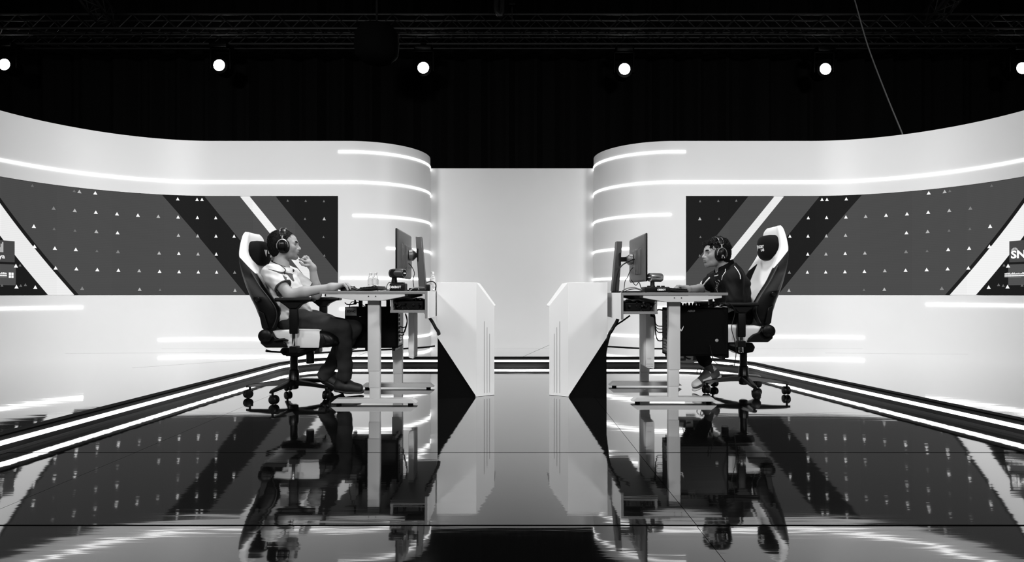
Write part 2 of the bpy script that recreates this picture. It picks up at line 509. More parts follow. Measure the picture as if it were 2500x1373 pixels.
# ---- raised platform around the sunken stage, light line in its riser
def pit_outline():
    pts = [(-2.62, -1.9), (-2.33, 2.73), (-2.18, 4.9), (-2.15, 5.40)]
    for a in np.linspace(180, 90, 13)[1:]:
        pts.append((-1.55 + 0.60 * math.cos(R(a)), 5.42 + 0.64 * math.sin(R(a))))
    for a in np.linspace(90, 0, 13):
        pts.append((1.62 + 0.63 * math.cos(R(a)), 5.40 + 0.66 * math.sin(R(a))))
    pts += [(2.315, 4.92), (2.42, 4.23), (2.60, 3.04), (3.30, -1.9)]
    return pts
PIT = pit_outline()
n = len(PIT)
outer = []
for i, (x, y) in enumerate(PIT):                           # outer edge of the ring far beyond the walls
    if i <= 3: outer.append((-7.0, y))
    elif i >= n - 4: outer.append((7.0, y))
    else:
        t = (i - 3) / (n - 8); outer.append((-7.0 + 14.0 * t, 9.4))
m = MB()
v = [(x, y, STEP) for x, y in PIT] + [(x, y, STEP) for x, y in outer]
m.add(v, [(i, i + 1, n + i + 1, n + i) for i in range(n - 1)], 0)
m.add([(x, y, STEP) for x, y in ((-7, 5.40), (-7, 9.4))] + [(outer[3][0], outer[3][1], STEP)], [(0, 1, 2)], 0)
v = [(x, y, 0.0005) for x, y in PIT] + [(x, y, STEP) for x, y in PIT]
m.add(v, [(i, i + 1, n + i + 1, n + i) for i in range(n - 1)], 1)
pf = m.build('floor_platform', ['floor', 'riser'], smooth=30); tag(pf, kind='structure')
def inset(pts, d):
    out = []
    for i, (x, y) in enumerate(pts):
        a = pts[max(i - 1, 0)]; b = pts[min(i + 1, len(pts) - 1)]
        tx, ty = b[0] - a[0], b[1] - a[1]; l = math.hypot(tx, ty)
        out.append((x + ty / l * d, y - tx / l * d))
    return out
def rail(z0, z1, d0, d1, name, mt):
    a, b = inset(PIT, d0), inset(PIT, d1)
    rings = [[(a[i][0], a[i][1], z0), (b[i][0], b[i][1], z0), (b[i][0], b[i][1], z1), (a[i][0], a[i][1], z1)] for i in range(n)]
    o = MB().loft(rings, 0, True).build(name, mt, smooth=30); o.parent = pf
rail(0.037, 0.058, 0.0, 0.004, 'light_strip', 'led')
rail(0.0, 0.012, 0.0, 0.012, 'edge_rail', 'plastic_grey')
rail(STEP - 0.006, STEP + 0.002, -0.06, 0.003, 'edge_trim', 'black')
# joints of the platform boards
for a, b in (((-7, 6.3), (-3.3, 6.55)), ((-3.3, 5.2), (-2.17, 6.2)), ((0.1, 6.08), (0.62, 8.1)), ((-7, 7.0), (7, 7.0)), ((-1.6, 6.08), (-1.6, 7.1)), ((3.4, 6.5), (7, 6.2))):
    d = Vector((b[0] - a[0], b[1] - a[1], 0)).normalized(); q = Vector((-d.y, d.x, 0)) * 0.0022
    A = Vector((a[0], a[1], STEP + 0.0006)); B = Vector((b[0], b[1], STEP + 0.0006))
    o = MB().add([A - q, B - q, B + q, A + q], [(0, 1, 2, 3)]).build('board_joint', 'floor_base', smooth=0); o.parent = pf

# ---- black curtain behind everything
rings = []
m = MB()
nx = 420
for k in range(nx + 1):
    x = -14 + 28 * k / nx
    y = 13.0 + 0.10 * math.sin(x * 9.0 + 0.8 * math.sin(x * 1.7)) + 0.05 * math.sin(x * 21.3)
    m.v += [(x, y, 0.0), (x, y, 8.0)]
m.f = [(2 * k, 2 * k + 2, 2 * k + 3, 2 * k + 1) for k in range(nx)]; m.mi = [0] * nx
cu = m.build('curtain', 'curtain'); tag(cu, 'black pleated backdrop curtain hanging behind the whole set', 'curtain')

# ------------------------------------------------------------------ rigging overhead
def truss(name, length, w, label, step=0.29):
    root = empty(name); tag(root, label, 'truss')
    h = w
    for y in (0, w):
        for z in (0, h):
            MB().tube([(-length / 2, y, z), (length / 2, y, z)], 0.022, 8).build('chord', 'truss', root, False)
    me = {}
    def braces(a, b):
        """zigzag between chord lines a(y,z), b(y,z)"""
        k = int(length / step)
        proto = None
        for i in range(k):
            x0 = -length / 2 + i * step
            p, q = ((a, b) if i % 2 == 0 else (b, a))
            key = (p, q)
            if key not in me:
                o = MB().tube([(0, p[0], p[1]), (step, q[0], q[1])], 0.010, 5).build('brace', 'truss', root, False)
                me[key] = o.data
            else:
                o = bpy.data.objects.new('brace', me[key]); COL.objects.link(o); o.parent = root
            o.location = (x0, 0, 0)
    braces((0, 0), (0, h)); braces((0, 0), (w, 0)); braces((w, 0), (w, h))
    return root
TA = truss('lighting_truss', 26, 0.265, 'front long black truss spanning the top of the picture', 0.275)
TA.location = (0, 11.4, EYE + (HOR - 69) * 11.4 / FPX)
TB = truss('lighting_truss', 26, 0.22, 'rear long black truss carrying the six lit stage lamps', 0.26)
TB.location = (0, 12.05, EYE + (HOR - 107) * 12.05 / FPX)
for sx, lab in ((-1, 'short black truss running forward at the upper left'), (1, 'short black truss running forward at the upper right')):
    t = truss('lighting_truss', 2.2, 0.265, lab, 0.275)
    a = P(1250 + sx * 1010, 52, 11.3); b = P(1250 + sx * 1120, -60, 9.3)
    t.location = (a + b) / 2 + Vector((0, 0, 0.05))
    t.rotation_euler = (0, 0, math.atan2((b - a).y, (b - a).x))

def lamp_head():
    root = empty('stage_lamp')
    MB().rbox((0, 0.05, 0.40), (0.36, 0.30, 0.10), 0.03).build('base_box', 'plastic', root, False)
    MB().box(-0.03, 0.03, 0.02, 0.08, 0.44, 0.49).box(-0.06, 0.06, -0.01, 0.11, 0.465, 0.50).build('clamp', 'steel_black', root, False, bevel=0.006)
    MB().box(-0.21, -0.175, 0.0, 0.10, -0.06, 0.36).box(0.175, 0.21, 0.0, 0.10, -0.06, 0.36).box(-0.21, 0.21, 0.0, 0.10, 0.33, 0.36).build('yoke', 'plastic', root, False, bevel=0.01)
    MB().lathe([(0.10, -0.02), (0.165, 0.0), (0.168, 0.16), (0.15, 0.26), (0.09, 0.30)], 24, (0, 0, 0), 'y').build('head', 'plastic', root, False)
    MB().lathe([(0.135, -0.035), (0.168, -0.03), (0.168, 0.0), (0.135, 0.0)], 24, (0, 0, 0), 'y').build('bezel', 'plastic', root, False)
    MB().lathe([(0.03, -0.045), (0.09, -0.041), (0.132, -0.03), (0.132, -0.02)], 24, (0, 0, 0), 'y').build('lens', 'lens', root, False)
    return root
proto = lamp_head()
places = [(14, 159, 'outermost lit stage lamp at the left edge of the picture'), (537, 161, 'lit stage lamp above the left screen and left chair'), (1034, 167, 'lit stage lamp above the rounded end of the left wall'),
          (1524, 170, 'lit stage lamp above the rounded end of the right wall'), (2013, 170, 'lit stage lamp above the right screen'), (2492, 168, 'outermost lit stage lamp cut by the right picture edge')]
for i, (x, y, lab) in enumerate(places):
    o = proto if i == 0 else copy_tree(proto)
    o.location = P(x, y, 11.95)
    tag(o, lab, 'stage lamp', 'lit lamps on the rear truss')
    p = o.location
    aim = (0.35 * p.x, 4.0, 0.3)
    d = Vector(aim) - p
    spot('beam', p + Vector((0, -0.12, 0)), aim, 120, 34, 0.6, 0.13)
b = P(920, 113, 10.6)
bl = empty('hanging_drum', b)
MB().lathe([(0.12, 0.34), (0.30, 0.32), (0.38, 0.2), (0.395, 0.0), (0.37, -0.16), (0.26, -0.26), (0.08, -0.28)], 28, b).build('drum', 'curtain', bl)
MB().tube([b + Vector((0, 0, 0.30)), b + Vector((0, 0, 1.1))], 0.02, 6).build('hanger', 'truss', bl)
tag(bl, 'big round black shape hanging before the front truss', 'hanging drum')
# hoist with chain bag at the top centre
h = P(1232, 30, 11.2)
hr = empty('chain_hoist', h)
MB().tube(spline([h + Vector((-0.11, 0, 0.6)), h + Vector((-0.16, 0, 0.12)), h + Vector((-0.13, 0, -0.02)), h + Vector((-0.05, 0, 0.0)), h + Vector((-0.04, 0, 0.6))], 6), 0.05, 8).build('chain_bag', 'plastic_grey', hr)
MB().box(h.x + 0.06, h.x + 0.22, h.y - 0.08, h.y + 0.08, h.z + 0.1, h.z + 0.5).build('motor', 'plastic', hr, bevel=0.02)
MB().tube([h + Vector((0.14, 0, 0.12)), h + Vector((0.14, 0, -0.22))], 0.012, 6).build('chain', 'truss', hr)
tag(hr, 'dark chain hoist hanging above the front truss at top centre', 'hoist')
cable('hanging_cable', [P(2075, -40, 9.6), P(2088, 5, 9.5), P(2118, 110, 9.3), P(2160, 222, 9.0), P(2204, 330, 8.7), P(2230, 400, 8.6), P(2234, 800, 8.6)], 0.010, 'cable_grey', None, 'thin cable slung from the ceiling down behind the right wall')
# ------------------------------------------------------------------ white consoles between the desks
def console(sx, label, xa=0.530, xb=0.2511, xc=0.127):
    """sx = -1 left, +1 right. plan: front face, then a slanted face towards the stage centre"""
    d = 4.22
    X = lambda x: (x - 1250) * d / FPX
    yb, yc = d, d + 0.082
    ztop, zin, zcut = 0.808, 0.640, 0.427
    root = empty('console', (sx * (xa + xb) / 2, d + 0.2, 0))
    q = lambda x, y, z: (sx * x, y, z)
    D = 0.50
    body = MB()                                 # black body standing a little behind the white skin
    poly = [(sx * (xa - .004), d + .012), (sx * (xb), d + .012), (sx * (xc + .012), yc + .006), (sx * (xc + .012 + .06), yc + D - .1), (sx * (xb + .03), d + D), (sx * (xa - .004), d + D)]
    body.prism(poly, 'z', 0.0, 0.62)
    body.build('body', 'black', root)
    fr = MB()                                   # front skin with the diagonal cut
    fr.prism([(sx * xa, ztop), (sx * xb, ztop), (sx * xb, 0.002), (sx * xa, zcut)], 'y', d, d + 0.011)
    fr.build('front_panel', 'white', root, bevel=0.001)
    n = 0.014                                   # slanted side skin
    sd = MB()
    v = [q(xb, yb, 0.002), q(xc, yc, 0.002), q(xc, yc, zin), q(xb, yb, ztop)]
    v2 = [(x + sx * 0.008, y + 0.012, z) for x, y, z in v]
    sd.add(v + v2, [(0, 1, 2, 3), (7, 6, 5, 4), (0, 4, 5, 1), (1, 5, 6, 2), (2, 6, 7, 3), (3, 7, 4, 0)])
    side = sd.build('side_panel', 'white', root, smooth=0)
    for fx, zt in ((0.44, 0.532), (0.59, 0.489), (0.735, 0.442)):     # three fine slots
        s = MB()
        px = lambda f: (sx * (xb + (xc - xb) * f), yb + (yc - yb) * f)
        a, b = px(fx - 0.012), px(fx + 0.012)
        o = 0.0012
        s.add([(a[0] - sx * o * .5, a[1] - o, 0.022), (b[0] - sx * o * .5, b[1] - o, 0.022), (b[0] - sx * o * .5, b[1] - o, zt), (a[0] - sx * o * .5, a[1] - o, zt)], [(0, 1, 2, 3)])
        s.build('slot', 'slot', side, smooth=0)
    tp = MB()                                   # top board and the slanted top towards the centre
    tp.prism([(sx * xa, ztop), (sx * xb, ztop), (sx * xb, ztop - 0.012), (sx * xa, ztop - 0.012)], 'y', d + 0.0115, d + D)
    tp.build('top_board', 'white', root, bevel=0.001)
    t2 = MB()
    t2.add([q(xb, yb, ztop), q(xc, yc, zin), q(xc, yc + D - .16, zin), q(xb, yb + D, ztop)] + [q(xb, yb, ztop - .012), q(xc, yc, zin - .012), q(xc, yc + D - .16, zin - .012), q(xb, yb + D, ztop - .012)],
           [(0, 1, 2, 3), (7, 6, 5, 4), (0, 4, 5, 1), (1, 5, 6, 2), (2, 6, 7, 3), (3, 7, 4, 0)])
    t2.v = [(x + sx * .0, y + 0.013 if k in (0, 1, 4, 5) else y, z) for k, (x, y, z) in enumerate(t2.v)]
    t2.build('sloped_top', 'white', root, smooth=0)
    bk = MB()
    bk.add([q(xc, yc, 0.002), q(xc, yc + D - .16, 0.002), q(xc, yc + D - .16, zin), q(xc, yc, zin)] + [q(xc + .01, yc, 0.002), q(xc + .01, yc + D - .16, 0.002), q(xc + .01, yc + D - .16, zin), q(xc + .01, yc, zin)],
           [(0, 1, 2, 3), (7, 6, 5, 4), (0, 4, 5, 1), (1, 5, 6, 2), (2, 6, 7, 3), (3, 7, 4, 0)])
    # inner long side leans away from the aisle so the slanted face ends the silhouette
    bk.v = [(x + sx * max(0, y - yc) * 0.12, y, z) for x, y, z in bk.v]
    bk.build('inner_panel', 'white', root, smooth=0)
    # white outer half at the desk side, above the diagonal
    oc = MB().prism([(d + .0115, ztop - .0125), (d + D, ztop - .0125), (d + D, 0.45), (d + .0115, zcut)], 'x', sx * xa, sx * (xa - 0.01))
    oc.build('outer_panel', 'white', root, smooth=0)
    MB().box(min(sx * xa, sx * xb), max(sx * xa, sx * xb), d + D, d + D + 0.01, 0.3, ztop).build('rear_panel', 'white', root)
    tag(root, label, 'console', 'white consoles flanking the aisle')
console(-1, 'white angular console left of the aisle with black diagonal base')
console(1, 'white angular console right of the aisle with black diagonal base', 0.6725, 0.3954, 0.2677)

# ------------------------------------------------------------------ sit-stand desks
def desk(sx, xo, xi, colx, feet, d0, d1, ztop, label, shift=0.0):
    """sx side; xo outer (player) edge, xi inner edge; colx column centre; feet (outer, inner); d0,d1 foot distances"""
    root = empty('standing_desk', (sx * abs(xo + xi) / 2, (d0 + d1) / 2, 0))
    ya, yb = d0 - 0.09, d1 + 0.24
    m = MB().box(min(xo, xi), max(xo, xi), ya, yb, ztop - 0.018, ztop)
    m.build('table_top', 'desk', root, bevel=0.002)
    colx0, feet0 = colx, feet
    for d in (d0, d1):
        colx = colx0 + (shift if d == d1 else 0); feet = [q + (shift if d == d1 else 0) for q in feet0]
        # telescopic column, wider at the top
        zt = ztop - 0.06
        c = MB().rbox((colx, d, (zt + 0.22) / 2), (0.080, 0.05, zt - 0.22), 0.006)
        c.build('leg', 'desk_metal', root)
        MB().rbox((colx + sx * -0.003, d, 0.17), (0.073, 0.044, 0.12), 0.006).build('leg', 'desk_metal', root)
        MB().rbox((colx + sx * -0.005, d, 0.075), (0.068, 0.038, 0.09), 0.006).build('leg', 'desk_metal', root)
        # foot beam with sloping ends, on levelling pads
        a, b = sorted(feet)
        f = MB().prism([(a, 0.014), (a + 0.035, 0.042), (b - 0.035, 0.042), (b, 0.014), (b - 0.02, 0.012), (a + 0.02, 0.012)], 'y', d - 0.032, d + 0.032)
        fo = f.build('foot', 'desk_metal', root, bevel=0.002)
        for x in (a + 0.045, b - 0.045):
            MB().lathe([(0.016, 0.0), (0.018, 0.003), (0.018, 0.013), (0.010, 0.0135)], 14, (x, d, 0)).build('pad', 'plastic', fo)
        # tapering bracket under the top
        lo, hi = sorted((xo - sx * 0.04, xi + sx * 0.13))
        MB().prism([(lo, ztop - 0.019), (hi, ztop - 0.019), (hi, ztop - 0.034), (colx + 0.07, ztop - 0.062), (colx - 0.07, ztop - 0.062), (lo, ztop - 0.034)], 'y', (ya + 0.004 if d == d0 else d - 0.03), d + 0.03).build('bracket', 'desk_metal', root, bevel=0.002)
        for k in (-0.018, 0.028):
            MB().lathe([(0.004, -0.002), (0.004, 0.001)], 8, (colx + k, (ya + 0.004 if d == d0 else d - 0.03), ztop - 0.034), 'y').build('screw', 'plastic', root)
    MB().box(colx - 0.035, colx + 0.035, d0 + 0.03, d1 - 0.03, ztop - 0.06, ztop - 0.03).build('cross_beam', 'desk_metal', root)
    # cable trough along the inner edge: base, outer board, tall inner board
    i0 = xi; zb = ztop - 0.14
    lo, hi = sorted((i0, i0 + sx * 0.225))
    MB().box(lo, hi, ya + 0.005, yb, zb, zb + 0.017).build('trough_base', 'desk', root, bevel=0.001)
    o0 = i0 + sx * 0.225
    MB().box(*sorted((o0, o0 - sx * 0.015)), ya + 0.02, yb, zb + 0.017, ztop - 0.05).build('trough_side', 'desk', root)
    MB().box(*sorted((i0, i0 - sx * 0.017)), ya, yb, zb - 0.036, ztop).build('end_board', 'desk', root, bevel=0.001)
    MB().box(*sorted((i0 - sx * 0.0172, i0 - sx * 0.022)), ya + 0.0, yb, zb - 0.036, ztop).build('face_board', 'desk_light', root)
    # tangle of leads lying in the trough
    rnd = random.Random(11 if sx < 0 else 23)
    for k in range(16):
        x = i0 + sx * rnd.uniform(0.03, 0.2); z = zb + 0.022 + rnd.uniform(0, 0.055)
        p = [(x + rnd.uniform(-0.03, 0.03), ya + 0.015 + rnd.uniform(0, .06), z)]
        for j in range(5):
            p.append((min(max(x + rnd.uniform(-0.07, 0.07), min(lo, hi) + 0.02), max(lo, hi) - 0.02), ya + 0.15 + 0.2 * j, zb + 0.025 + rnd.uniform(0, 0.06)))
        MB().tube(spline(p, 5), rnd.choice((0.004, 0.006, 0.008)), 6).build('trough_cable', 'cable', root)
    MB().box(*sorted((i0 + sx * 0.02, i0 + sx * 0.19)), ya + 0.06, yb - 0.05, zb + 0.018, zb + 0.075).build('power_strip', 'plastic', root, bevel=0.006)
    tag(root, label, 'desk', 'white standing desks')
    return root
desk(-1, -1.238, -0.560, -0.905, (-1.184, -0.622), 3.94, 4.61, 0.7455, 'white standing desk of the player in the pale shirt', 0.025)
desk(1, 1.412, 0.728, 1.079, (1.360, 0.793), 4.00, 4.69, 0.7350, 'white standing desk of the player in the black shirt', -0.038)
LZ, RZ = 0.7455, 0.7350

# ------------------------------------------------------------------ monitors, seen from behind
def monitor(xp, sx, dn, df, z0, z1, xs, zdesk, label):
    """panel plane x=xp between dn..df; sx: direction of its back (towards the aisle); xs stand column"""
    dc = (dn + df) / 2
    root = empty('monitor', (xs, dc, zdesk))
    b = sx
    MB().rbox((xp + b * 0.006, dc, (z0 + z1) / 2), (0.012, df - dn, z1 - z0), 0.004).build('bezel', 'plastic', root)
    MB().box(*sorted((xp - b * 0.0005, xp - b * 0.001)), dn + 0.008, df - 0.008, z0 + 0.012, z1 - 0.008).build('screen', 'plastic', root)
    # back shell: pyramid-like bulge
    zc = (z0 + z1) / 2
    rings = []
    for off, iy, iz0, iz1 in ((0.012, 0.002, 0.002, 0.002), (0.020, 0.012, 0.012, 0.012), (0.032, 0.10, 0.055, 0.085), (0.046, 0.145, 0.085, 0.11)):
        x = xp + b * off
        rings.append([(x, dn + iy, z0 + iz0), (x, df - iy, z0 + iz0), (x, df - iy, z1 - iz1), (x, dn + iy, z1 - iz1)])
    sh = MB().loft(rings).build('back_shell', 'monitor_grey', root, smooth=20)
    for k in range(4):                          # vertical ribs left of the mount
        yy = dn + 0.085 + 0.032 * k
        MB().box(*sorted((xp + b * 0.016, xp + b * (0.036 + 0.004 * k))), yy, yy + 0.020, z0 + 0.05, z1 - 0.10).build('rib', 'monitor_grey', sh, bevel=0.003)
    for zz in (z1 - 0.045, z0 + 0.09):
        MB().lathe([(0.0085, 0.0), (0.0085, 0.0015)], 14, (xp + b * 0.0215, dc - 0.12, zz), 'x').build('badge', 'silver', sh)
    # swivel joint and arm
    MB().lathe([(0.026, 0.0), (0.040, 0.006), (0.042, 0.030), (0.030, 0.042), (0.02, 0.05)] if b > 0 else [(0.026, 0.0), (0.040, -0.006), (0.042, -0.030), (0.030, -0.042), (0.02, -0.05)], 22, (xp + b * 0.046, dc, zc), 'x').build('swivel', 'silver', root)
    MB().box(*sorted((xp + b * 0.09, xs)), dc - 0.018, dc + 0.018, zc - 0.016, zc + 0.016).build('arm', 'plastic', root, bevel=0.004)
    MB().box(xs - 0.004, xs + 0.004, dc - 0.05, dc + 0.05, zc - 0.045, zc + 0.045).build('mount_plate', 'plastic', root)
    # stand: flat tapering column leaning a little, forked foot
    ztop = z1 - 0.035
    c = MB()
    lean = b * 0.028
    rings = []
    for t in (0, .33, .66, 1):
        z = zdesk + 0.012 + (ztop - zdesk - 0.012) * t
        x = xs + lean * (1 - t) + b * 0.004; w = 0.030 - 0.004 * t; hy = 0.045 - 0.012 * t
        rings.append([(x - w * .8, dc - hy, z), (x + w * .8, dc - hy * .8, z), (x + w * .8, dc + hy * .8, z), (x - w * .8, dc + hy, z)])
    c.loft(rings).build('stand_column', 'plastic_grey', root, smooth=20, bevel=0.004)
    ft = MB().prism([(xs + lean - 0.03, dc - 0.05), (xs + lean + 0.03, dc - 0.05), (xs + b * 0.05, dc + 0.05), (xs - b * 0.17, dc + 0.14), (xs - b * 0.17, dc + 0.09), (xs - b * 0.03, dc), (xs - b * 0.17, dc - 0.09), (xs - b * 0.17, dc - 0.14)], 'z', zdesk + 0.0005, zdesk + 0.012)
    ft.build('stand_foot', 'plastic', root, bevel=0.002)
    MB().tube(spline([(xp + b * 0.048, dc - 0.02, zc - 0.06), (xp + b * 0.075, dc - 0.05, zc - 0.085), (xp + b * 0.095, dc - 0.06, zc - 0.13), (xs - b * 0.03, dc - 0.06, zdesk + 0.08), (xs - b * 0.02, dc - 0.07, zdesk + 0.01)], 6), 0.0028, 6).build('video_cable', 'cable', root)
    MB().tube(spline([(xs + b * 0.02, dc, zc - 0.04), (xs + b * 0.035, dc - 0.02, zc - 0.1), (xs + b * 0.03, dc - 0.03, zc - 0.18), (xs + b * 0.045, dc - 0.03, zdesk + 0.02)], 6), 0.004, 6).build('power_cable', 'cable', root)
    tag(root, label, 'monitor', 'monitors seen from behind')
monitor(-0.7875, 1, 4.04, 4.58, 0.838, 1.172, -0.672, LZ, 'black monitor on stand on the left desk')
monitor(0.915, -1, 4.04, 4.58, 0.812, 1.139, 0.772, RZ, 'black monitor on stand on the right desk')

# ------------------------------------------------------------------ tower PCs hung under the desks
def lettering(root, txt, size, org, ux, uz, mt, name='lettering', bold=0.0, sx=1.0):
    v, f = text_mesh(txt, size, 'CENTER', bold)
    o = Vector(org); ux = Vector(ux); uz = Vector(uz)
    return MB().add([o + ux * (u * sx) + uz * q for u, q in v], f).build(name, mt, root, smooth=0)

def tower(x0, x1, y0, y1, z0, z1, rear, label):
    """rear: +1 ports on the +x side, -1 on the -x side"""
    root = empty('desktop_computer', ((x0 + x1) / 2, (y0 + y1) / 2, z0))
    MB().box(x0, x1, y0 + 0.004, y1, z0, z1).build('case', 'black', root, bevel=0.004)
    sp = MB().box(x0 + 0.012, x1 - 0.012, y0, y0 + 0.004, z0 + 0.012, z1 - 0.01).build('side_panel', 'steel_black', root, bevel=0.002)
    for x in (x0 + 0.03, x1 - 0.03):
        MB().prism([(x - 0.014, z0), (x + 0.014, z0), (x + 0.009, z0 - 0.022), (x - 0.009, z0 - 0.022)], 'y', y0 + 0.01, y1 - 0.01).build('foot', 'plastic', root)
    xr = x1 if rear > 0 else x0
    e = rear * 0.002
    io = MB().box(*sorted((xr, xr + e)), y0 + 0.02, y1 - 0.02, z0 + 0.015, z1 - 0.02).build('rear_plate', 'plastic_grey', root)
    zz = z1 - 0.05
    for k in range(7):
        MB().box(*sorted((xr + e, xr + e * 2)), y0 + 0.035, y0 + 0.075, zz - 0.022, zz - 0.004).build('port', 'black', io); zz -= 0.03
    for k in range(4):
        z = z0 + 0.03 + 0.022 * k
        MB().box(*sorted((xr + e, xr + e * 1.8)), y0 + 0.05, y1 - 0.05, z, z + 0.014).build('slot_cover', 'silver', io)
    # hanging bracket to the desk: two straps
    for x in (x0 + 0.09, x1 - 0.09):
        MB().box(x - 0.012, x + 0.012, (y0 + y1) / 2 - 0.012, (y0 + y1) / 2 + 0.012, z1 - 0.002, (LZ if x0 < 0 else RZ) - 0.019).build('hanger_strap', 'plastic', root)
    tag(root, label, 'computer', 'tower computers under the desks')
    return root, sp
tl, sp = tower(-1.212, -0.828, 4.335, 4.545, 0.335, 0.632, 1, 'black tower computer hung under the left desk, grey sticker on it')
MB().box(-1.060, -1.036, 4.318, 4.36, 0.318, 0.655).build('front_bezel', 'black', tl, bevel=0.003)
MB().box(-1.204, -1.124, 4.3335, 4.3355, 0.570, 0.628).build('sticker', 'print_grey', tl)
lettering(tl, 'EDNC', 0.021, (-1.164, 4.3325, 0.600), (1, 0, 0), (0, 0, 1), 'black', 'sticker_lettering', 0.0006, 1.1)
MB().box(-1.105, -1.092, 4.332, 4.336, 0.56, 0.564).build('indicator', 'print_white', tl)
MB().box(-0.87, -0.835, 4.333, 4.335, 0.6, 0.628).build('sticker', 'print_grey', tl)
tr, sp = tower(1.074, 1.476, 4.08, 4.285, 0.302, 0.632, -1, 'black tower computer hung under the right desk, small white badge on it')
lettering(tr, 'AERO', 0.017, (1.222, 4.079, 0.610), (1, 0, 0.0), (0.25, 0, 1), 'print_grey', 'badge_lettering', 0.0008, 1.1)
em = MB()                                          # small winged emblem
for q in (-1, 1):
    em.add([(1.153 + q * 0.001, 4.079, 0.484), (1.153 + q * 0.016, 4.079, 0.510), (1.153 + q * 0.015, 4.079, 0.498), (1.153 + q * 0.008, 4.079, 0.481), (1.153 + q * 0.001, 4.079, 0.472)], [(0, 1, 2, 3, 4)])
em.build('emblem', 'print_white', tr, smooth=0)
MB().ball((1.395, 4.078, 0.410), (0.012, 0.004, 0.012), 10).build('badge', 'print_grey', tr)  # small highlight reflected in the side panel, built as a grey dot
MB().box(1.10, 1.33, 4.12, 4.25, 0.632, 0.648).build('top_vent', 'plastic', tr, bevel=0.004)
rnd = random.Random(9)
for k in range(12):
    x = 1.10 + 0.02 * k
    MB().lathe([(0.008, 0.646), (0.009, 0.655), (0.005, 0.662 + rnd.random() * 0.006)], 8, (x, 4.14 + 0.06 * rnd.random(), 0)).build('vent_knob', 'plastic', tr)

# white boards hung below the desks
def hung_board(x0, x1, y, z0, z1, label, txt=None):
    r = empty('hanging_board', ((x0 + x1) / 2, y, z0))
    MB().box(x0, x1, y, y + 0.18, z0 + 0.012, z1).build('board', 'desk_light', r, bevel=0.002)
    MB().prism([(x0, z0 + 0.012), (x1, z0 + 0.012), (x1 - 0.004, z0), (x0 + 0.012, z0 + 0.006)], 'y', y, y + 0.18).build('lower_edge', 'desk_light', r)
    if txt:
        for i, (t, z, sz) in enumerate(txt):
            lettering(r, t, sz, ((x0 + x1) / 2 - 0.006, y - 0.0006, z), (1, 0, 0), (0, 0, 1), 'print_grey', 'lettering', 0.0, 1.0)
    tag(r, label, 'board', 'white boards hanging below the desks')
hung_board(-0.744, -0.706, 4.30, 0.262, 0.605, 'narrow white board hanging below the left desk')
hung_board(0.962, 1.023, 4.30, 0.190, 0.594, 'narrow white board hanging below the right desk, faint lettering', [('LGD', 0.262, 0.014), ('LEGION', 0.222, 0.014), ('LEGION', 0.206, 0.014)])

# ------------------------------------------------------------------ small things on the desks
def turn(mb, c, deg):
    T = Matrix.Translation(c) @ Matrix.Rotation(R(deg), 4, 'Z') @ Matrix.Translation(-Vector(c))
    mb.v = [tuple(T @ Vector(p)) for p in mb.v]
    return mb
def ptz_left():
    c = P(973, 709, 3.96); z = LZ
    r = empty('webcam', (c.x, c.y, z))
    base = MB().rbox((c.x, c.y, z + 0.026), (0.100, 0.10, 0.050), 0.006).build('base', 'plastic', r)
    MB().box(c.x - 0.04, c.x + 0.035, c.y - 0.03, c.y + 0.04, z + 0.051, z + 0.058).build('base_lid', 'plastic', base)
    lettering(base, 'OBSBOT', 0.021, (c.x - 0.012, c.y - 0.0505, z + 0.026), (1, 0, 0), (0, 0, 1), 'print_white', 'lettering', 0.0006, 0.95)
    MB().lathe([(0.020, z + 0.058), (0.018, z + 0.075), (0.017, z + 0.115), (0.019, z + 0.125)], 18, (c.x - 0.028, c.y, 0)).build('post', 'plastic', r)
    h = Vector((c.x - 0.028, c.y, z + 0.118))
    T = Matrix.Rotation(R(90), 3, 'Y')
    hd = turn(MB().lathe([(0.020, -0.030), (0.028, -0.026), (0.031, -0.010), (0.031, 0.070), (0.028, 0.078), (0.024, 0.080)], 22, (h.x + 0.0, h.y, h.z), 'x'), h, -24).build('head', 'plastic_grey', r)
    hd.rotation_euler = (0, 0, 0)
    turn(MB().lathe([(0.022, 0.080), (0.022, 0.082)], 20, (h.x, h.y, h.z), 'x'), h, -24).build('lens', 'plastic', hd)
    turn(MB().lathe([(0.0235, 0.079), (0.0275, 0.081), (0.0275, 0.0795)], 22, (h.x, h.y, h.z), 'x'), h, -24).build('lens_ring', 'silver', hd)
    turn(MB().box(h.x + 0.0822, h.x + 0.0826, h.y - 0.014, h.y + 0.014, h.z - 0.004, h.z + 0.003), h, -24).build('front_mark', 'print_white', hd)
    MB().lathe([(0.024, -0.034), (0.026, -0.02)], 18, (h.x, h.y, h.z), 'y').build('tilt_joint', 'plastic', hd)
    tag(r, 'black webcam with tilting barrel head beside the left monitor', 'webcam')
ptz_left()
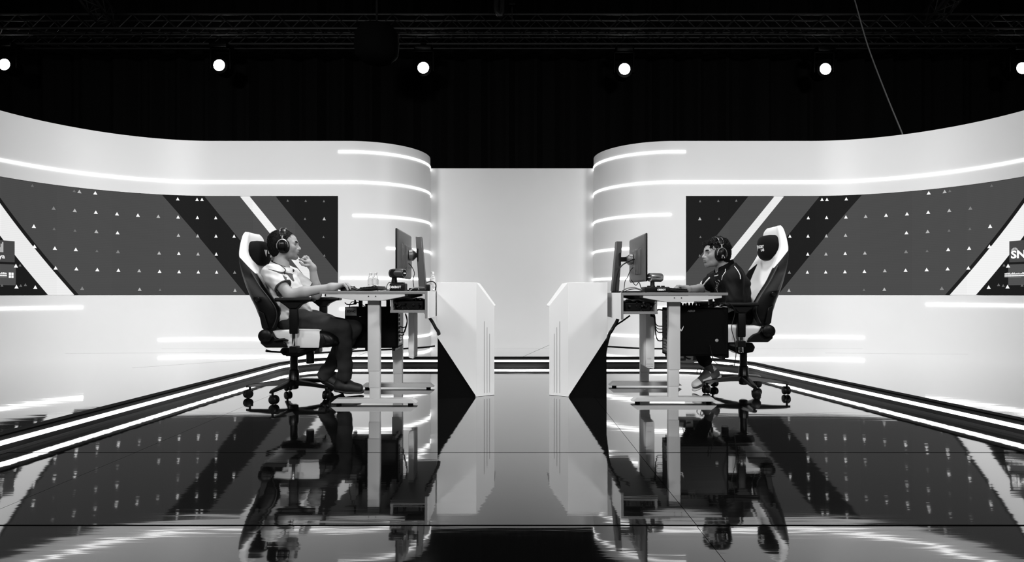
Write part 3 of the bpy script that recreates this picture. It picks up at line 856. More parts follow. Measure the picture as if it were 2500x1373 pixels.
def ptz_right():
    c = P(1603, 714, 4.05); z = RZ
    r = empty('webcam', (c.x, c.y, z))
    MB().rbox((c.x - 0.005, c.y + 0.02, z + 0.020), (0.165, 0.12, 0.038), 0.005).build('base', 'plastic', r)
    b2 = MB().rbox((c.x + 0.035, c.y - 0.045, z + 0.018), (0.085, 0.03, 0.034), 0.004).build('base_front', 'plastic', r)
    lettering(b2, 'OBSBOT', 0.017, (c.x + 0.018, c.y - 0.0605, z + 0.019), (1, 0, 0), (0, 0, 1), 'print_white', 'lettering', 0.0006, 0.85)
    for k, x in enumerate((-0.05, -0.02, 0.015, 0.045)):
        MB().rbox((c.x + x, c.y + 0.01, z + 0.043), (0.02, 0.03, 0.01), 0.003).build('button', 'plastic', r)
    MB().lathe([(0.018, z + 0.038), (0.015, z + 0.05), (0.014, z + 0.075)], 16, (c.x - 0.028, c.y, 0)).build('post', 'plastic', r)
    h = Vector((c.x - 0.028, c.y, z + 0.104))
    hd = turn(MB().lathe([(0.024, -0.026), (0.030, -0.024), (0.031, -0.016), (0.031, 0.066), (0.028, 0.072), (0.015, 0.074)], 22, h, 'x'), h, 24).build('head', 'silver', r)
    turn(MB().lathe([(0.023, -0.0275), (0.023, -0.026)], 20, h, 'x'), h, 24).build('lens', 'plastic_grey', hd)
    turn(MB().box(h.x - 0.0282, h.x - 0.0276, h.y - 0.016, h.y + 0.016, h.z - 0.003, h.z + 0.003), h, 24).build('front_mark', 'print_white', hd)
    t_ = turn(MB(), h, 0); v_, f_ = text_mesh('OBSBOT', 0.010, 'CENTER', 0.0002)
    turn(MB().add([(h.x + 0.025 + u, h.y - 0.0315, h.z + q) for u, q in v_], f_), h, 24).build('lettering', 'plastic', hd, smooth=0)
    tag(r, 'silver barrel webcam on a black base on the right desk', 'webcam')
ptz_right()

def bottle(x, d, z, label):
    r = empty('water_bottle', (x, d, z))
    c = (x, d, z)
    MB().lathe([(0.010, 0.001), (0.020, 0.002), (0.0225, 0.008), (0.0225, 0.05), (0.0205, 0.055), (0.0225, 0.06), (0.0225, 0.095), (0.019, 0.112), (0.011, 0.125), (0.0105, 0.135)], 20, c).build('body', 'glass', r)
    MB().lathe([(0.0229, 0.058), (0.0229, 0.094)], 20, c).build('label_band', 'label', r)
    MB().lathe([(0.0125, 0.134), (0.0128, 0.148), (0.011, 0.150)], 16, c).build('cap', 'label', r)
    tag(r, label, 'bottle', 'small clear water bottles')
bottle((905 - 1250) * 4.72 / FPX, 4.72, LZ, 'clear water bottle behind the left keyboard, farther from the monitor')
bottle((917 - 1250) * 4.68 / FPX, 4.68, LZ, 'clear water bottle behind the left keyboard, nearer to the monitor')
bottle((1056 - 1250) * 4.60 / FPX, 4.60, LZ, 'clear water bottle at the inner end of the left desk')

def keyboard(cx, cy, z, lx, ly, tilt, label, name='keyboard'):
    r = empty(name, (cx, cy, z))
    T = Matrix.Rotation(tilt, 3, 'Y')
    hh = abs(math.sin(tilt)) * lx / 2
    MB().rbox((cx, cy, z + 0.009 + hh), (lx, ly, 0.016), 0.004, T=T).build('case', 'plastic', r)
    me = None
    nx, ny = int(lx / 0.021), int(ly / 0.021)
    for i in range(nx):
        for j in range(ny):
            p = T @ Vector((-lx / 2 + 0.014 + i * (lx - 0.028) / max(nx - 1, 1), -ly / 2 + 0.014 + j * (ly - 0.028) / max(ny - 1, 1), 0.012))
            if me is None:
                o = MB().rbox((0, 0, 0), (0.016, 0.016, 0.009), 0.003, n=2).build('key', 'plastic', r, False); me = o.data
            else:
                o = bpy.data.objects.new('key', me); COL.objects.link(o); o.parent = r
            o.location = Vector((0, 0, 0.009 + hh)) + p
            o.rotation_euler = (0, tilt, 0)
    tag(r, label, 'keyboard')
keyboard(-0.985, 4.25, LZ, 0.13, 0.30, R(-5), 'black keyboard tilted up on the left desk in front of the bottles')
keyboard(1.135, 4.22, RZ, 0.13, 0.30, R(4), 'black keyboard on the right desk beside the webcam')
def mouse(cx, cy, z, sx, label):
    r = empty('computer_mouse', (cx, cy, z))
    rings = []
    for t in np.linspace(0, 1, 9):
        x = (t - 0.5) * 0.115; w = 0.031 * math.sin(math.pi * (0.12 + 0.76 * t)) ** 0.5; h = 0.036 * math.sin(math.pi * (0.1 + 0.75 * (1 - t))) ** 0.8
        rings.append([(cx + sx * x, cy + w * math.cos(a), z + 0.001 + max(0, h * math.sin(a))) for a in np.linspace(0, math.pi, 12)])
    MB().loft(rings).build('shell', 'plastic', r)
    MB().lathe([(0.007, -0.003), (0.007, 0.003)], 12, (cx + sx * 0.03, cy, z + 0.028), 'y').build('wheel', 'plastic_grey', r)
    MB().tube(spline([(cx + sx * 0.055, cy, z + 0.006), (cx + sx * 0.12, cy + 0.03, z + 0.02), (cx + sx * 0.2, cy + 0.12, z + 0.004), (cx + sx * 0.28, cy + 0.2, z + 0.004)], 6), 0.0022, 6).build('lead', 'cable', r)
    tag(r, label, 'mouse')
mouse(-1.10, 4.06, LZ, 1, 'black mouse under the hand on the left desk')
mouse(1.235, 4.50, RZ, -1, 'black mouse under the hand on the right desk')
for sx, cx, cy, z, lab in ((-1, -1.07, 4.08, LZ, 'thin black mouse pad on the left desk'), (1, 1.20, 4.48, RZ, 'thin black mouse pad on the right desk')):
    pass

# loose leads
cable('desk_cable', [P(868, 708, 4.10), P(885, 704, 4.12), P(900, 703, 4.2), P(915, 698, 4.22), P(930, 705, 4.25), P(955, 709, 4.28)], 0.003, 'cable', None, 'thin lead arching over the left keyboard')
cable('desk_cable', [P(945, 710, 4.0), P(944, 700, 4.05), P(950, 690, 4.1), P(957, 693, 4.12), P(955, 708, 4.12)], 0.0028, 'cable', None, 'thin lead looping beside the left webcam base')
cable('desk_cable', [P(1000, 710, 4.0), P(1012, 703, 4.05), P(1030, 702, 4.2), P(1044, 705, 4.4), P(1040, 711, 4.5)], 0.003, 'cable_grey', None, 'grey lead lying round the left monitor foot')
cable('desk_cable', [P(1035, 700, 4.4), P(1043, 690, 4.4), P(1056, 688, 4.42), P(1064, 695, 4.42), P(1063, 709, 4.42)], 0.004, 'cable', None, 'black lead curling beside the inner left bottle')
MB_hub = MB().rbox((P(1042, 700, 4.35).x, 4.35, LZ + 0.026), (0.045, 0.05, 0.05), 0.006).build('usb_hub', 'plastic'); tag(MB_hub, 'small black box beside the left monitor stand', 'usb hub')
MB_adp = MB().rbox((P(1010, 703, 4.15).x, 4.15, LZ + 0.012), (0.06, 0.05, 0.022), 0.006).build('power_adapter', 'plastic'); tag(MB_adp, 'flat black adapter before the left monitor foot', 'adapter')
for i, (p, lab) in enumerate((
    ([P(1514, 717, 4.2), P(1525, 707, 4.15), P(1545, 702, 4.1), P(1560, 706, 4.1), P(1577, 712, 4.1)], 'thick grey lead arching behind the right webcam'),
    ([P(1516, 717, 4.3), P(1535, 708, 4.3), P(1555, 706, 4.25), P(1570, 712, 4.2), P(1585, 714, 4.05)], 'black lead lying under the right monitor'),
    ([P(1541, 684, 4.35), P(1552, 697, 4.3), P(1560, 690, 4.3), P(1566, 705, 4.25), P(1575, 711, 4.2)], 'thin lead dropping from the right monitor'),
    ([P(1555, 632, 4.28), P(1540, 636, 4.2), P(1517, 650, 4.15), P(1507, 672, 4.15), P(1503, 700, 4.18), P(1502, 718, 4.22)], 'long black lead bowing in front of the right monitor stand'))):
    cable('desk_cable', p, 0.0045 if i in (0, 3) else 0.003, 'cable_grey' if i == 0 else 'cable', None, lab)
# leads under the right desk between trough and computer
for i, (a, b, r_) in enumerate(((758, 758, .005), (764, 797, .004), (768, 804, .003), (770, 812, .004), (772, 832, .0045))):
    cable('computer_lead', [P(1588, a, 4.25), P(1598, a + 6, 4.24), P(1600, (a + b) / 2 + 8, 4.23), P(1606, b - 1, 4.22), P(1619, b, 4.2)], r_, 'cable', None,
          ['thick plug lead at the top of the right computer', 'lead to the second port of the right computer', 'lead to the third port of the right computer', 'lead to the fourth port of the right computer', 'lowest looping lead behind the right computer'][i])
for i, (a, b) in enumerate(((766, 800), (768, 812), (766, 818))):
    cable('computer_lead', [P(990, a, 4.3), P(994, a + 18, 4.32), P(992 - 3 * i, b - 4, 4.38), P(985, b, 4.42), P(975, b - 3 + 3 * i, 4.44)], 0.004, 'cable', None,
          ['upper lead behind the left computer', 'middle lead behind the left computer', 'lowest lead behind the left computer'][i])
# bundles dropping behind the consoles
cable('cable_bundle', [P(1046, 772, 4.12), P(1056, 785, 4.14), P(1064, 800, 4.15), P(1075, 822, 4.25), P(1085, 900, 4.6), P(1090, 950, 4.6)], 0.008, 'cable', None, 'black lead dropping from the left desk behind its console')
cable('cable_bundle', [P(1038, 765, 4.1), P(1052, 784, 4.13), P(1062, 802, 4.14), P(1072, 824, 4.25), P(1084, 900, 4.62), P(1088, 950, 4.62)], 0.006, 'cable', None, 'second lead beside it from the left desk to its console')
cable('cable_bundle', [P(1512, 768, 4.1), P(1506, 785, 4.12), P(1494, 806, 4.14), P(1484, 828, 4.2), P(1470, 900, 4.6), P(1462, 950, 4.6)], 0.012, 'cable', None, 'thick black lead bundle from the right desk to its console')
cable('cable_bundle', [P(1538, 771, 4.12), P(1520, 784, 4.12), P(1502, 797, 4.13), P(1486, 822, 4.18), P(1468, 900, 4.62), P(1458, 950, 4.62)], 0.006, 'cable', None, 'thin lead slanting to the bundle at the right desk')
# floor leads on the platform behind the desks
cable('floor_cable', [(-2.36, 6.26, STEP + .005), (-2.1, 6.52, STEP + .005), (-1.71, 6.76, STEP + .005), (-1.29, 7.0, STEP + .005), (-1.05, 7.2, STEP + .005), (-0.95, 7.36, STEP + .005)], 0.006, 'cable', None, 'black lead lying on the platform by the left wall')
cable('floor_cable', [(1.10, 7.32, STEP + .005), (1.25, 7.24, STEP + .005), (1.5, 7.06, STEP + .005), (1.85, 7.0, STEP + .005)], 0.006, 'cable', None, 'black lead lying on the platform by the right wall')
cable('hanging_lead', [P(1752, 742, 4.0), P(1772, 739, 4.0), P(1788, 748, 4.0), P(1794, 765, 4.0), P(1786, 800, 4.0), P(1793, 830, 4.0), P(1797, 862, 4.02), P(1793, 893, 4.1)], 0.0026, 'cable', None, 'thin black lead hanging beside the right armrest')
cable('hanging_lead', [P(1733, 843, 4.06), P(1737, 862, 4.06), P(1744, 882, 4.07), P(1760, 893, 4.08), P(1780, 892, 4.10), P(1793, 891, 4.12)], 0.0026, 'cable', None, 'thin black lead looping below the right computer')
for i, p in enumerate(([P(1718, 752, 4.06), P(1735, 745, 4.05), P(1748, 738, 4.05), P(1765, 742, 4.05), P(1778, 748, 4.06)], [P(1700, 753, 4.06), P(1722, 748, 4.05), P(1744, 743, 4.05), P(1758, 748, 4.06), P(1772, 752, 4.07)])):
    cable('hanging_lead', p, 0.0035, 'cable', None, ['upper lead tangled on top of the right computer', 'lower lead tangled on top of the right computer'][i])
# hook, clamp and switch under the left desk
hk = empty('headset_hook', P(862, 738, 3.95))
a = P(867, 731, 3.95); 
MB().lathe([(0.006, a.z - 0.02), (0.006, a.z + 0.012)], 10, (a.x, a.y, 0)).lathe([(0.003, a.z - 0.036), (0.013, a.z - 0.032), (0.010, a.z - 0.022), (0.006, a.z - 0.02)], 12, (a.x, a.y, 0)).build('clamp_screw', 'steel_black', hk)
MB().tube(spline([P(866, 743, 3.95), P(855, 744, 3.95), P(846, 743, 3.95), P(842, 739, 3.95)], 5), 0.0035, 6).build('hook', 'steel_black', hk)
tag(hk, 'small black hook clamped below the left desk edge', 'hook')
cable('desk_cable', [P(853, 752, 4.3), P(855, 742, 4.2), P(862, 737, 4.05), P(876, 740, 4.2), P(890, 748, 4.3)], 0.003, 'cable', None, 'thin lead looping under the left desk top')
sw = MB().box(P(797, 0, 3.9).x, P(813, 0, 3.9).x, 3.86, 3.90, LZ - 0.036, LZ - 0.0185).build('desk_switch', 'plastic', bevel=0.003); tag(sw, 'small black height switch under the left desk corner', 'switch')
# ------------------------------------------------------------------ gaming chairs
PROF = np.array([  # z, back edge x, front edge of the side bolster x, half width
    (0.415, -0.122, -0.060, 0.222), (0.430, -0.130, -0.060, 0.230), (0.455, -0.138, -0.058, 0.238), (0.500, -0.148, -0.048, 0.243), (0.540, -0.152, -0.025, 0.248), (0.585, -0.176, -0.012, 0.252), (0.635, -0.192, -0.020, 0.258), (0.700, -0.222, -0.060, 0.268),
    (0.776, -0.252, -0.118, 0.272), (0.830, -0.270, -0.150, 0.272), (0.877, -0.288, -0.182, 0.262), (0.940, -0.310, -0.224, 0.238), (1.000, -0.322, -0.254, 0.210), (1.060, -0.325, -0.262, 0.182),
    (1.105, -0.322, -0.266, 0.158), (1.138, -0.316, -0.270, 0.138), (1.155, -0.306, -0.282, 0.105)])

def two_tone():
    m = mat('black_and_white_leather', 0.5, 0.42, bump=(200, 0.12, 0.001), spec=0.2)
    nt = m.node_tree; at = nt.nodes.new('ShaderNodeAttribute'); at.attribute_name = 'white'
    gt = nt.nodes.new('ShaderNodeMath'); gt.operation = 'GREATER_THAN'; gt.inputs[1].default_value = 0.0
    mx = nt.nodes.new('ShaderNodeMapRange'); mx.inputs['To Min'].default_value = 0.002; mx.inputs['To Max'].default_value = 0.62
    nt.links.new(at.outputs['Fac'], gt.inputs[0]); nt.links.new(gt.outputs[0], mx.inputs['Value'])
    nt.links.new(mx.outputs['Result'], nt.nodes['Principled BSDF'].inputs['Base Color'])
    return m
M['leather_two_tone'] = two_tone()

def make_chair(label, loc, rz, ux=0.0, uz=0.0, lean=0.0, armz=0.69, base_rot=191.0, bs=1.0):
    root = empty('gaming_chair', loc, rz)
    B = lambda mb, name, mt, par=None, **k: mb.build(name, mt, par or root, False, **k)
    # star base
    hub = MB().lathe([(0.020, 0.055), (0.030, 0.06), (0.034, 0.085), (0.048, 0.09), (0.046, 0.118), (0.037, 0.128), (0.034, 0.19), (0.027, 0.196), (0.0255, 0.31), (0.02, 0.315)], 24)
    B(hub, 'gas_lift', 'steel_black')
    for k in range(5):
        a = R(base_rot + 72 * k) - rz
        c, s = math.cos(a), math.sin(a)
        rings = []
        for r, z, w, h in ((0.03, 0.104, 0.036, 0.024), (0.10, 0.102, 0.030, 0.020), (0.2, 0.095, 0.024, 0.015), (0.29, 0.087, 0.019, 0.011), (0.315, 0.082, 0.012, 0.008)):
            rings.append([(r * c - q * s, r * s + q * c, z + zz) for q, zz in ((-w, -h * .6), (-w * .7, h * .7), (0, h), (w * .7, h * .7), (w, -h * .6), (0, -h))])
        lg = B(MB().loft(rings), 'base_leg', 'steel_black', smooth=50)
        x, y = 0.292 * c, 0.292 * s
        ca = a + R(35 + 40 * k)
        cc, cs = math.cos(ca), math.sin(ca)
        w = MB()
        for q in (-1, 1):
            rings = []
            for off, rr in ((0.004, 0.012), (0.006, 0.029), (0.014, 0.031), (0.022, 0.027), (0.026, 0.014)):
                rings.append([(x - cs * q * off + cc * rr * math.cos(t) + cc * 0.012, y + cc * q * off + cs * rr * math.cos(t) + cs * 0.012, 0.031 + rr * math.sin(t)) for t in np.linspace(0, 2 * math.pi, 16, endpoint=False)])
            w.loft(rings)
        w.tube([(x, y, 0.045), (x, y, 0.088)], 0.008, 8)
        w.box(-0.02, 0.03, -0.006, 0.006, 0.03, 0.058, T=Matrix.Translation((x, y, 0)) @ Matrix.Rotation(ca, 4, 'Z'))
        w.build('caster', 'plastic', lg)
        
    # upper assembly frame
    hx, hz = -0.078, 0.450
    ca, sa = math.cos(R(lean)), math.sin(R(lean))
    def U(p): return (p[0] + ux, p[1], p[2] + uz)
    def L(p):                                      # reclining part: turn about the hinge
        x, z = p[0] - hx, (p[2] - hz) * bs
        return (hx + x * ca + z * sa + ux, p[1], hz - x * sa + z * ca + uz)
    # mechanism
    m = MB().prism([(-0.05, 0.30), (0.05, 0.285), (0.16, 0.33), (0.185, 0.352), (-0.06, 0.352), (-0.075, 0.325)], 'y', -0.075, 0.075)
    m.v = [(x + ux * min(1, max(0, (z - .29) / .05)), y, z + uz * min(1, max(0, (z - .29) / .05))) for x, y, z in m.v]
    B(m, 'tilt_mechanism', 'steel_black', bevel=0.008)
    B(MB().box(ux + 0.155, ux + 0.19, -0.04, 0.04, 0.315 + uz, 0.350 + uz), 'tension_housing', 'plastic_grey', bevel=0.006)
    B(MB().lathe([(0.024, 0.235 + uz), (0.028, 0.24 + uz), (0.026, 0.33 + uz)], 16, (0.115 + ux, 0, 0)), 'tension_knob', 'plastic')
    B(MB().tube([(-0.02 + ux, -0.06, 0.318), (-0.09 + ux, -0.17, 0.335), (-0.115 + ux, -0.20, 0.345)], [0.006, 0.006, 0.009], 8), 'lever', 'plastic')
    # seat: side-profiled cushion with a black front roll
    def seat_ring(y, dz, ins):
        pr = [(-0.19, 0.40), (-0.17, 0.455), (-0.08, 0.466), (0.05, 0.472), (0.17, 0.470), (0.245, 0.452), (0.282, 0.42), (0.29, 0.385), (0.27, 0.362), (0.22, 0.354), (-0.10, 0.354), (-0.17, 0.365)]
        cx, cz = 0.05, 0.41
        return [U((cx + (x - cx) * ins + 0.065, y, cz + (z - cz) * ins + dz + 0.012)) for x, z in pr]
    rings = [seat_ring(y, dz, i) for y, dz, i in ((-0.262, 0, 0.72), (-0.258, 0.0, 0.92), (-0.245, 0.004, 1.0), (-0.20, 0.008, 1.0), (-0.15, -0.004, 1.0), (0.0, -0.010, 1.0), (0.15, -0.004, 1.0), (0.20, 0.008, 1.0), (0.245, 0.004, 1.0), (0.258, 0.0, 0.92), (0.262, 0, 0.72))]
    st = MB().loft(rings)
    seat = B(st, 'seat', 'leather_two_tone', smooth=60)
    seat.data.attributes.new('white', 'FLOAT', 'POINT').data.foreach_set('value', np.array([0.268 + ux - p[0] - 3.0 * (p[2] - 0.43) ** 2 for p in st.v], np.float32))
    for q in (-1, 1):
        B(MB().tube(spline([U((0.285, q * 0.252, 0.372)), U((0.305, q * 0.260, 0.41)), U((0.285, q * 0.258, 0.455)), U((0.265, q * 0.2, 0.488))], 5), 0.0035, 6), 'piping', 'leather_black', seat)
    # hinges and side irons
    for q in (-1, 1):
        io = [(-0.122, 0.455), (-0.118, 0.400), (-0.085, 0.372), (0.060, 0.372), (0.048, 0.400), (0.02, 0.425), (-0.02, 0.440), (-0.045, 0.485), (-0.10, 0.488)]
        B(MB().prism([U((x, 0, z))[0::2] for x, z in io], 'y', q * 0.262, q * 0.285), 'side_iron', 'plastic', bevel=0.006)
        hg = B(MB().lathe([(0.040, q * 0.285), (0.046, q * 0.290), (0.044, q * 0.312), (0.034, q * 0.318), (0.01, q * 0.319)], 26, U((hx, 0, hz)), 'y'), 'hinge_cover', 'plastic')
        B(MB().lathe([(0.007, q * 0.318), (0.007, q * 0.321)], 10, U((hx - 0.01, 0, hz - 0.012)), 'y'), 'hinge_screw', 'steel_black', hg)
    B(MB().tube([U((-0.02, -0.295, 0.420)), U((0.045, -0.30, 0.428)), U((0.072, -0.302, 0.420))], [0.010, 0.009, 0.006], 8), 'recline_lever', 'plastic')
    # backrest
    zs = np.r_[np.linspace(0.415, 1.12, 90), np.linspace(1.125, 1.155, 6)]
    xb = np.interp(zs, PROF[:, 0], PROF[:, 1]); xf = np.interp(zs, PROF[:, 0], PROF[:, 2]); hw = np.interp(zs, PROF[:, 0], PROF[:, 3])
    ker = np.ones(5) / 5
    sm = lambda a: np.r_[a[:2], np.convolve(a, ker, 'valid'), a[-2:]]
    xb, xf, hw = sm(xb), sm(xf), sm(hw)
    rings = []; wv = []
    for z, b, f, w in zip(zs, xb, xf, hw):
        rg = []
        dip = 0.050 * math.sin(math.pi * min(1, max(0, (z - 0.44) / 0.50))) ** 0.7 + 0.006
        for t in np.linspace(-1, 1, 33):           # front, from -w to w
            a = abs(t)
            bol = math.exp(-((a - 0.80) / 0.17) ** 2)
            edge = max(0, (a - 0.86) / 0.14)
            x = f - dip * (1 - bol) * (1 if a < 0.8 else 0.3) - (f - b) * 0.55 * edge ** 2.2
            rg.append(L((x, t * w, z)))
            wv.append(max(z + x - 0.690, (0.60 - a) * w))
        for t in np.linspace(1, -1, 21)[1:-1]:     # back, from w to -w
            a = abs(t)
            x = b + (f - b) * 0.35 * max(0, (a - 0.75) / 0.25) ** 2 + 0.012 * a * a
            rg.append(L((x, t * w, z)))
            wv.append(z + x - 0.690 if a > 0.7 else -0.05)
        rings.append(rg)
    m = MB().loft(rings)
    bk = B(m, 'backrest', 'leather_two_tone', smooth=60)
    wa = bk.data.attributes.new('white', 'FLOAT', 'POINT')
    wa.data.foreach_set('value', np.array(wv, np.float32))
    for q in (-1, 1):                              # piping along the bolsters
        pts = [L((np.interp(z, zs, xf) - 0.012, q * np.interp(z, zs, hw) * 0.955, z)) for z in np.linspace(0.50, 0.875, 16)]
        B(MB().tube(pts, 0.003, 5), 'piping', 'plastic_grey', bk)
        # recline knob and moulded shell panel low on the side
        B(MB().lathe([(0.012, q * 0.262), (0.016, q * 0.274), (0.012, q * 0.282)], 14, L((-0.140, 0, 0.690)), 'y'), 'side_button', 'plastic', bk)
        B(MB().prism([L((-0.145, 0, 0.62))[0::2], L((-0.105, 0, 0.60))[0::2], L((-0.075, 0, 0.50))[0::2], L((-0.10, 0, 0.485))[0::2], L((-0.12, 0, 0.50))[0::2]], 'y', q * 0.235, q * 0.258), 'side_badge_panel', 'plastic', bk, bevel=0.004)
    # head pillow
    rings = []
    for t in np.linspace(-1, 1, 19):
        r = max(0.02, (1 - abs(t) ** 3.2)) ** 0.45
        y = t * 0.142
        bul = 0.030 * (1 - t * t)
        rg = []
        for a in np.linspace(0, 2 * math.pi, 24, endpoint=False):
            ca_, sa_ = math.cos(a), math.sin(a)
            sx_ = math.copysign(abs(ca_) ** 0.62, ca_); sz_ = math.copysign(abs(sa_) ** 0.7, sa_)
            rg.append(L((-0.258 + bul * 0.5 + (0.050 + bul * 0.5) * r * sx_, y, 1.012 + (0.082 * r + 0.006 * (1 - t * t)) * sz_)))
        rings.append(rg)
    pil = B(MB().loft(rings), 'head_pillow', 'velour', smooth=60)
    # lettering on the pillow front: small triangle mark and two words
    def on_pillow(y, z): 
        t = y / 0.142; bul = 0.030 * (1 - t * t); r = max(0.02, (1 - abs(t) ** 3.2)) ** 0.45
        return L((-0.258 + bul * 0.5 + (0.050 + bul * 0.5) * r * 1.0 + 0.0025 - 1.6 * (z - 1.012) ** 2, y, z))
    g = MB()
    for txt, z, size, y0 in (('SECRET', 1.020, 0.026, 0.022), ('LAB', 0.996, 0.026, 0.042)):
        v, f = text_mesh(txt, size, 'CENTER', 0.001)
        g.add([on_pillow(y0 + u * 0.9, z + q) for u, q in v], f)
    tri = [[(-0.062, 1.035), (-0.048, 1.035), (-0.040, 0.985)], [(-0.046, 1.035), (-0.028, 1.035), (-0.038, 0.99)]]
    for tpts in tri: g.add([on_pillow(u, q) for u, q in tpts], [(0, 1, 2)])
    B(g, 'lettering', 'print_white', pil, smooth=0)
    # armrests
    for q in (-1, 1):
        yy = q * 0.305
        z1 = armz
        pad = B(MB().rbox(U((0.12, yy, z1 - uz)), (0.245, 0.095, 0.026), 0.011), 'armrest_pad', 'leather_black', smooth=60)
        B(MB().prism([(0.02 + ux, z1 - 0.012), (0.21 + ux, z1 - 0.012), (0.16 + ux, z1 - 0.035), (0.138 + ux, z1 - 0.06), (0.085 + ux, z1 - 0.06), (0.055 + ux, z1 - 0.035)], 'y', yy - 0.028, yy + 0.028), 'armrest_neck', 'plastic', bevel=0.006)
        B(MB().rbox((0.112 + ux, yy, z1 - 0.14), (0.056, 0.035, 0.17), 0.008), 'armrest_post', 'plastic')
        B(MB().rbox((0.112 + ux, yy, z1 - 0.26), (0.026, 0.022, 0.15), 0.006), 'armrest_rod', 'chrome')
        B(MB().prism([(0.086 + ux, 0.34 + uz), (0.140 + ux, 0.34 + uz), (0.140 + ux, 0.385 + uz), (0.086 + ux, 0.385 + uz)], 'y', *sorted((yy + q * 0.02, yy - q * 0.03))), 'armrest_socket', 'plastic', bevel=0.004)
        B(MB().box(0.09 + ux, 0.135 + ux, *sorted((q * 0.15, q * 0.29)), 0.338 + uz, 0.352 + uz), 'armrest_bar', 'steel_black')
    tag(root, label, 'chair', 'black and white gaming chairs')
    return root
make_chair('black and white gaming chair leaned back under the player in the pale shirt', (-1.54, 4.23, 0), 0.0)
make_chair('black and white gaming chair standing upright behind the player in the black shirt', (1.712, 4.43, 0), math.pi, ux=0.022, uz=0.02, lean=3.5, armz=0.655, bs=1.05)
# ------------------------------------------------------------------ people: continuous surfaces from blended volumes
def axis(lo, hi, h, fine=None, hf=None):
    out = [lo]
    while out[-1] < hi:
        p = out[-1]
        out.append(p + (hf if fine and fine[0] <= p < fine[1] else h))
    return np.array(out, dtype=np.float32)

